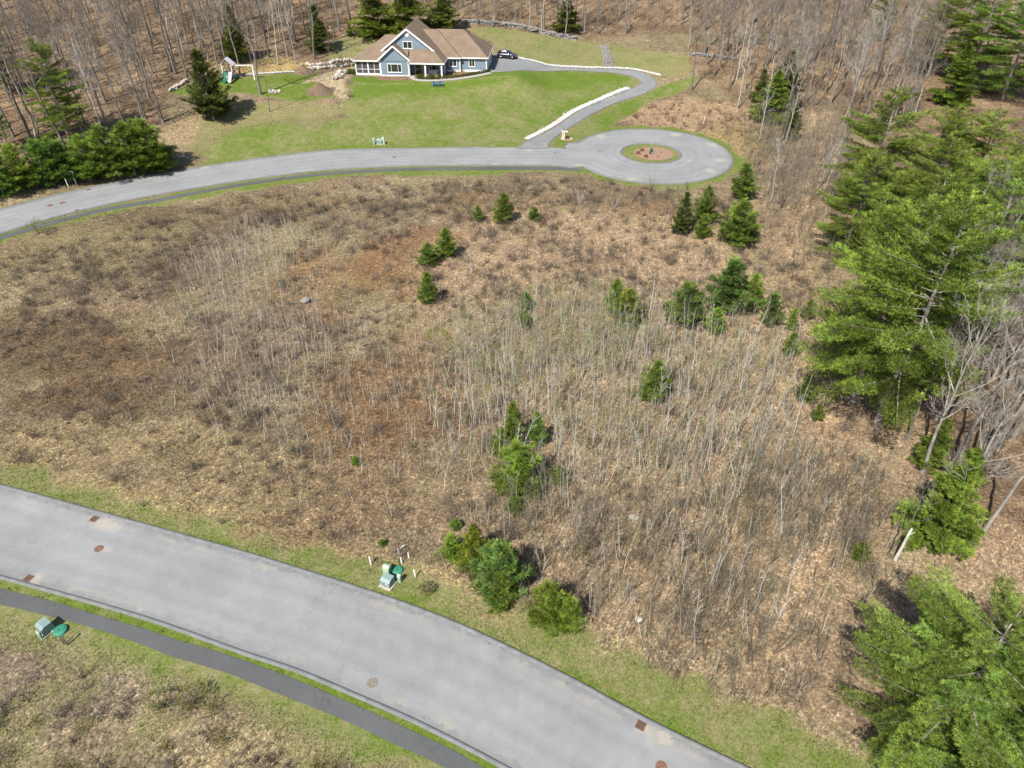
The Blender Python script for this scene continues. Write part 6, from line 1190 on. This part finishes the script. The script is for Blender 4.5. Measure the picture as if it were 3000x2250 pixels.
C = np.array(C); m = MB(); tufts(m, C - np.array([*hl[0], 0]), np.tile([0, 0, 1.], (len(C), 1)), 4, .13, .09, rng, (.085, .105, .028), .25, .2, .8); t = thing('low_hedge', 'low clipped hedge edging the front walk', 'hedge', (hl[0][0], hl[0][1], 0)); m.obj('foliage', M_leaf, t); m = MB(); k = np.arange(0, len(hl), 3); m.segs(np.c_[hl[k] - hl[0], h(hl[k, 0], hl[k, 1])], np.c_[hl[k] - hl[0], h(hl[k, 0], hl[k, 1]) + .35], .02, .01, 3); o = m.obj('stems', M_sapb, t); o['kind'] = 'stuff'
p = G(1029, 214); t = thing('green_shrub', 'loose green shrub at the corner of the screened porch', 'shrub', L3(p)); mk('foliage', leafy_ball(8, 520, .9, (.10, .15, .03), .8, .16, .1), None, t).scale = (1.5, 1, .9); mk('stems', stems(9, 6, .9, M_sapb), None, t)
for i, (bx, by, sc_, lab) in enumerate(((1130, 226, .55, 'bare grey shrub left of the gable window'), (1186, 227, .6, 'bare grey shrub right of the gable window'), (1408, 209, .8, 'bare pale shrub before the garage wall'), (1356, 210, .6, 'bare shrub below the garage window'), (1330, 214, .5, 'low olive shrub beside the bay wall'), (1020, 285, 1.1, 'leafing shrub beside the gully below the gravel yard'), (1905, 560, 2.3, 'tall bare shrub standing before the circle'), (2012, 556, 1.2, 'small bare shrub before the circle, right of the tall one'), (116, 686, 1.9, 'leafing willowy shrub over the far footpath at left'), (140, 690, 1.0, 'small bare shrub beside the willowy one at left'), (1287, 1078, 2.6, 'yellow green leafing tree at the left edge of the thicket'), (1290, 1645, .9, 'leafing shrub in front of the roadside pines'), (1250, 1735, .8, 'olive twiggy shrub right of the roadside boxes'), (570, 2060, 1.3, 'yellow green leafing shrub below the footpath'), (470, 2075, 1.2, 'yellow green shrub left in the lower left scrub'), (420, 1485, .8, 'twiggy bare shrub above the foreground kerb'), (650, 1535, .8, 'bare shrub with dark fan of stems above the foreground kerb'), (240, 1985, 1.0, 'brown bare shrub fan in the lower left scrub'), (2000, 1860, 2.0, 'dark gnarled bare shrub above the verge'), (2330, 2030, 2.2, 'wispy fan shaped bare shrub left of the corner pine'), (1590, 640, 1.6, 'gnarled bare shrub mid right below the circle'), (1700, 600, 1.8, 'broad grey bare shrub below the circle'), (1800, 610, 1.8, 'grey bare shrub just left of the olive conifer'), (1000, 175, 1.2, 'rusty brown bare shrub left of the house'))):
    p = G(bx, by); t = thing('bare_shrub' if 'leaf' not in lab and 'green' not in lab else 'leafing_shrub', lab, 'shrub', L3(p), prng.uniform(0, 6.3), 'single shrubs'); n_ = 14 if sc_ > .9 else 10
    mk('stems', stems(60 + i, n_, 1.6 * sc_, M_sap if 'pale' in lab or 'grey' in lab else M_sapb, .75 if 'tree' not in lab else .3), None, t)
    if 'leaf' in lab or 'green' in lab or 'olive' in lab: mk('leaves', leafy_ball(90 + i, int(110 * max(1, sc_)), .62 * sc_ * (1.25 if 'tree' not in lab else .8), (.19, .205, .05) if 'olive' not in lab else (.17, .16, .07), .9, .10, .05), None, t, (0, 0, .35 * sc_ if 'tree' not in lab else 2.6 * sc_ * .55))
# island planting
for i, (bx, by, lab) in enumerate(((1881, 443, 'rust red shrub at the back of the island bed'), (1869.5, 452, 'rust red shrub at the left of the island bed'), (1892, 462, 'rust red shrub at the front of the island bed'))):
    p = G(bx, by); t = thing('red_shrub', lab, 'shrub', (p[0], p[1], p[2] + .05), i, 'rust red island shrubs'); mk('foliage', leafy_ball(140 + i, 110, .42, (.20, .065, .035), 1.1, .10, .035), None, t); mk('stems', stems(150 + i, 6, .6, M_sapb, .5), None, t)
for i, (bx, by, lab) in enumerate(((1937.5, 450, 'thin bare twig shrub at the right of the island bed'), (1926, 462, 'thin bare twig shrub at the front of the island bed'))):
    p = G(bx, by); t = thing('twig_shrub', lab, 'shrub', (p[0], p[1], p[2] + .05), i); mk('stems', stems(160 + i, 6, .6, M_sapb, .8), None, t)
p = G(1907, 451); t = thing('young_tree', 'young bare tree with green watering bag on the island', 'tree', (p[0], p[1], p[2] + .05)); tm = sap_mesh(77, 4.2, .05, 20, M_sap, twl=.22); mk('trunk', tm, None, t)
M_bag = pmat('green_bag', (.012, .085, .045), .45, .15); MB().lathe([(.30, 0), (.34, .15), (.26, .7), (.10, 1.15), (.06, 1.2)], 14).obj('watering_bag', M_bag, t, True); MB().box((.15, -.30, .25), (.16, .02, .2)).obj('bag_label', M_wsticker, t)
p = G(1661, 407); t = thing('bare_shrub', 'brown shrub at the mailbox pillar', 'shrub', L3(p)); mk('stems', stems(171, 14, .8, M_sapb, .8), None, t); mk('leaves', leafy_ball(172, 130, .5, (.18, .10, .05), .9, .1, .05), None, t)
# fallen and broken timber
def log(name, label, pts_px, r0, r1, mat, zs):
    P_ = [G(*q) for q in pts_px]; pts = crom(np.array([[a[0], a[1], a[2] + z] for a, z in zip(P_, zs)]), .4); p0 = pts[0].copy(); t = thing(name, label, 'log', L3(p0)); MB().tube(pts - p0, np.linspace(r0, r1, len(pts)), 7).obj('stem', mat, t, True); return t
log('fallen_birch', 'white forked birch limb lying on the leaves, left fork', [(2278, 1808), (2268, 1770), (2262, 1735)], .07, .04, M_birch, (.1, .2, .15)); log('fallen_birch', 'white forked birch limb lying on the leaves, right fork', [(2280, 1808), (2305, 1770), (2352, 1732)], .07, .03, M_birch, (.1, .3, .2)); log('bent_branch', 'arched bare branch on the leaves left of the corner pine', [(2290, 1562), (2315, 1560), (2345, 1578), (2378, 1606)], .07, .03, M_bark, (.2, .5, .4, .1))
log('bent_branch', 'thin pale fallen branch above the verge', [(2015, 1536), (2045, 1530), (2070, 1522)], .05, .02, M_birch, (.2, .3, .2))
p = G(2622, 1640); t = thing('dead_snag', 'broken pale dead trunk left of the yellow green hemlock', 'tree', L3(p)); hs_ = tall(p, 1552); MB().tube(np.array([(0, 0, 0), (.1, .05, hs_ * .4), (.15, .1, hs_ * .8), (.2, .1, hs_)]), [.15, .12, .10, .07], 8).obj('trunk', M_sap, t, True); MB().segs([(.15, .1, hs_ * .8)], [(.5, .0, hs_ * .92)], [.05], [.02], 5).obj('branch_stub', M_birch, t)
# white birch pairs in the field
for i, (bx, by, ty, lab) in enumerate(((1392, 970, 892, 'white birch stem pair in the middle field, left'), (1644, 924, 852, 'white birch stem pair in the middle field, right'), (1380, 802, 745, 'thin white birch stem above the left birch pair'), (1988, 1165, 1025, 'white birch pole on the right side of the thicket'), (1958, 1300, 1205, 'pale birch pole low in the thicket'), (2290, 1560, 1400, 'white birch pole left of the arched branch'), (2192, 1590, 1480, 'pale birch pole lower right'), (2155, 1430, 1290, 'white birch pole right of the thicket'), (2078, 1715, 1600, 'white birch pole near the verge, left of two'), (2085, 1712, 1610, 'white birch pole near the verge, right of two'), (1945, 672, 608, 'crooked white birch stem left of the olive conifer'))):
    p = G(bx, by); hh = tall(p, ty); t = thing('birch_pole', lab, 'sapling', L3(p), prng.uniform(0, 6.3), 'white birch poles'); rng = np.random.default_rng(300 + i); A, B, R0, R1, T = sapling_parts(rng, hh, .075, 8, 2 if 'pair' in lab else 1, .25, .2); m = MB(); m.segs(A, B, R0, R1, 6); m.obj('trunk', M_birch, t); m = MB(); m.add(T.reshape(-1, 3), np.arange(len(T) * 3).reshape(-1, 3)); o = m.obj('twigs', M_twig, t); o['kind'] = 'stuff'
0 and print('TRIS', sum(sum(max(0, p) for p in [sum(len(q.vertices) - 2 for q in me.polygons) if len(me.polygons) < 5000 else 2 * len(me.polygons)]) for me in bpy.data.meshes))
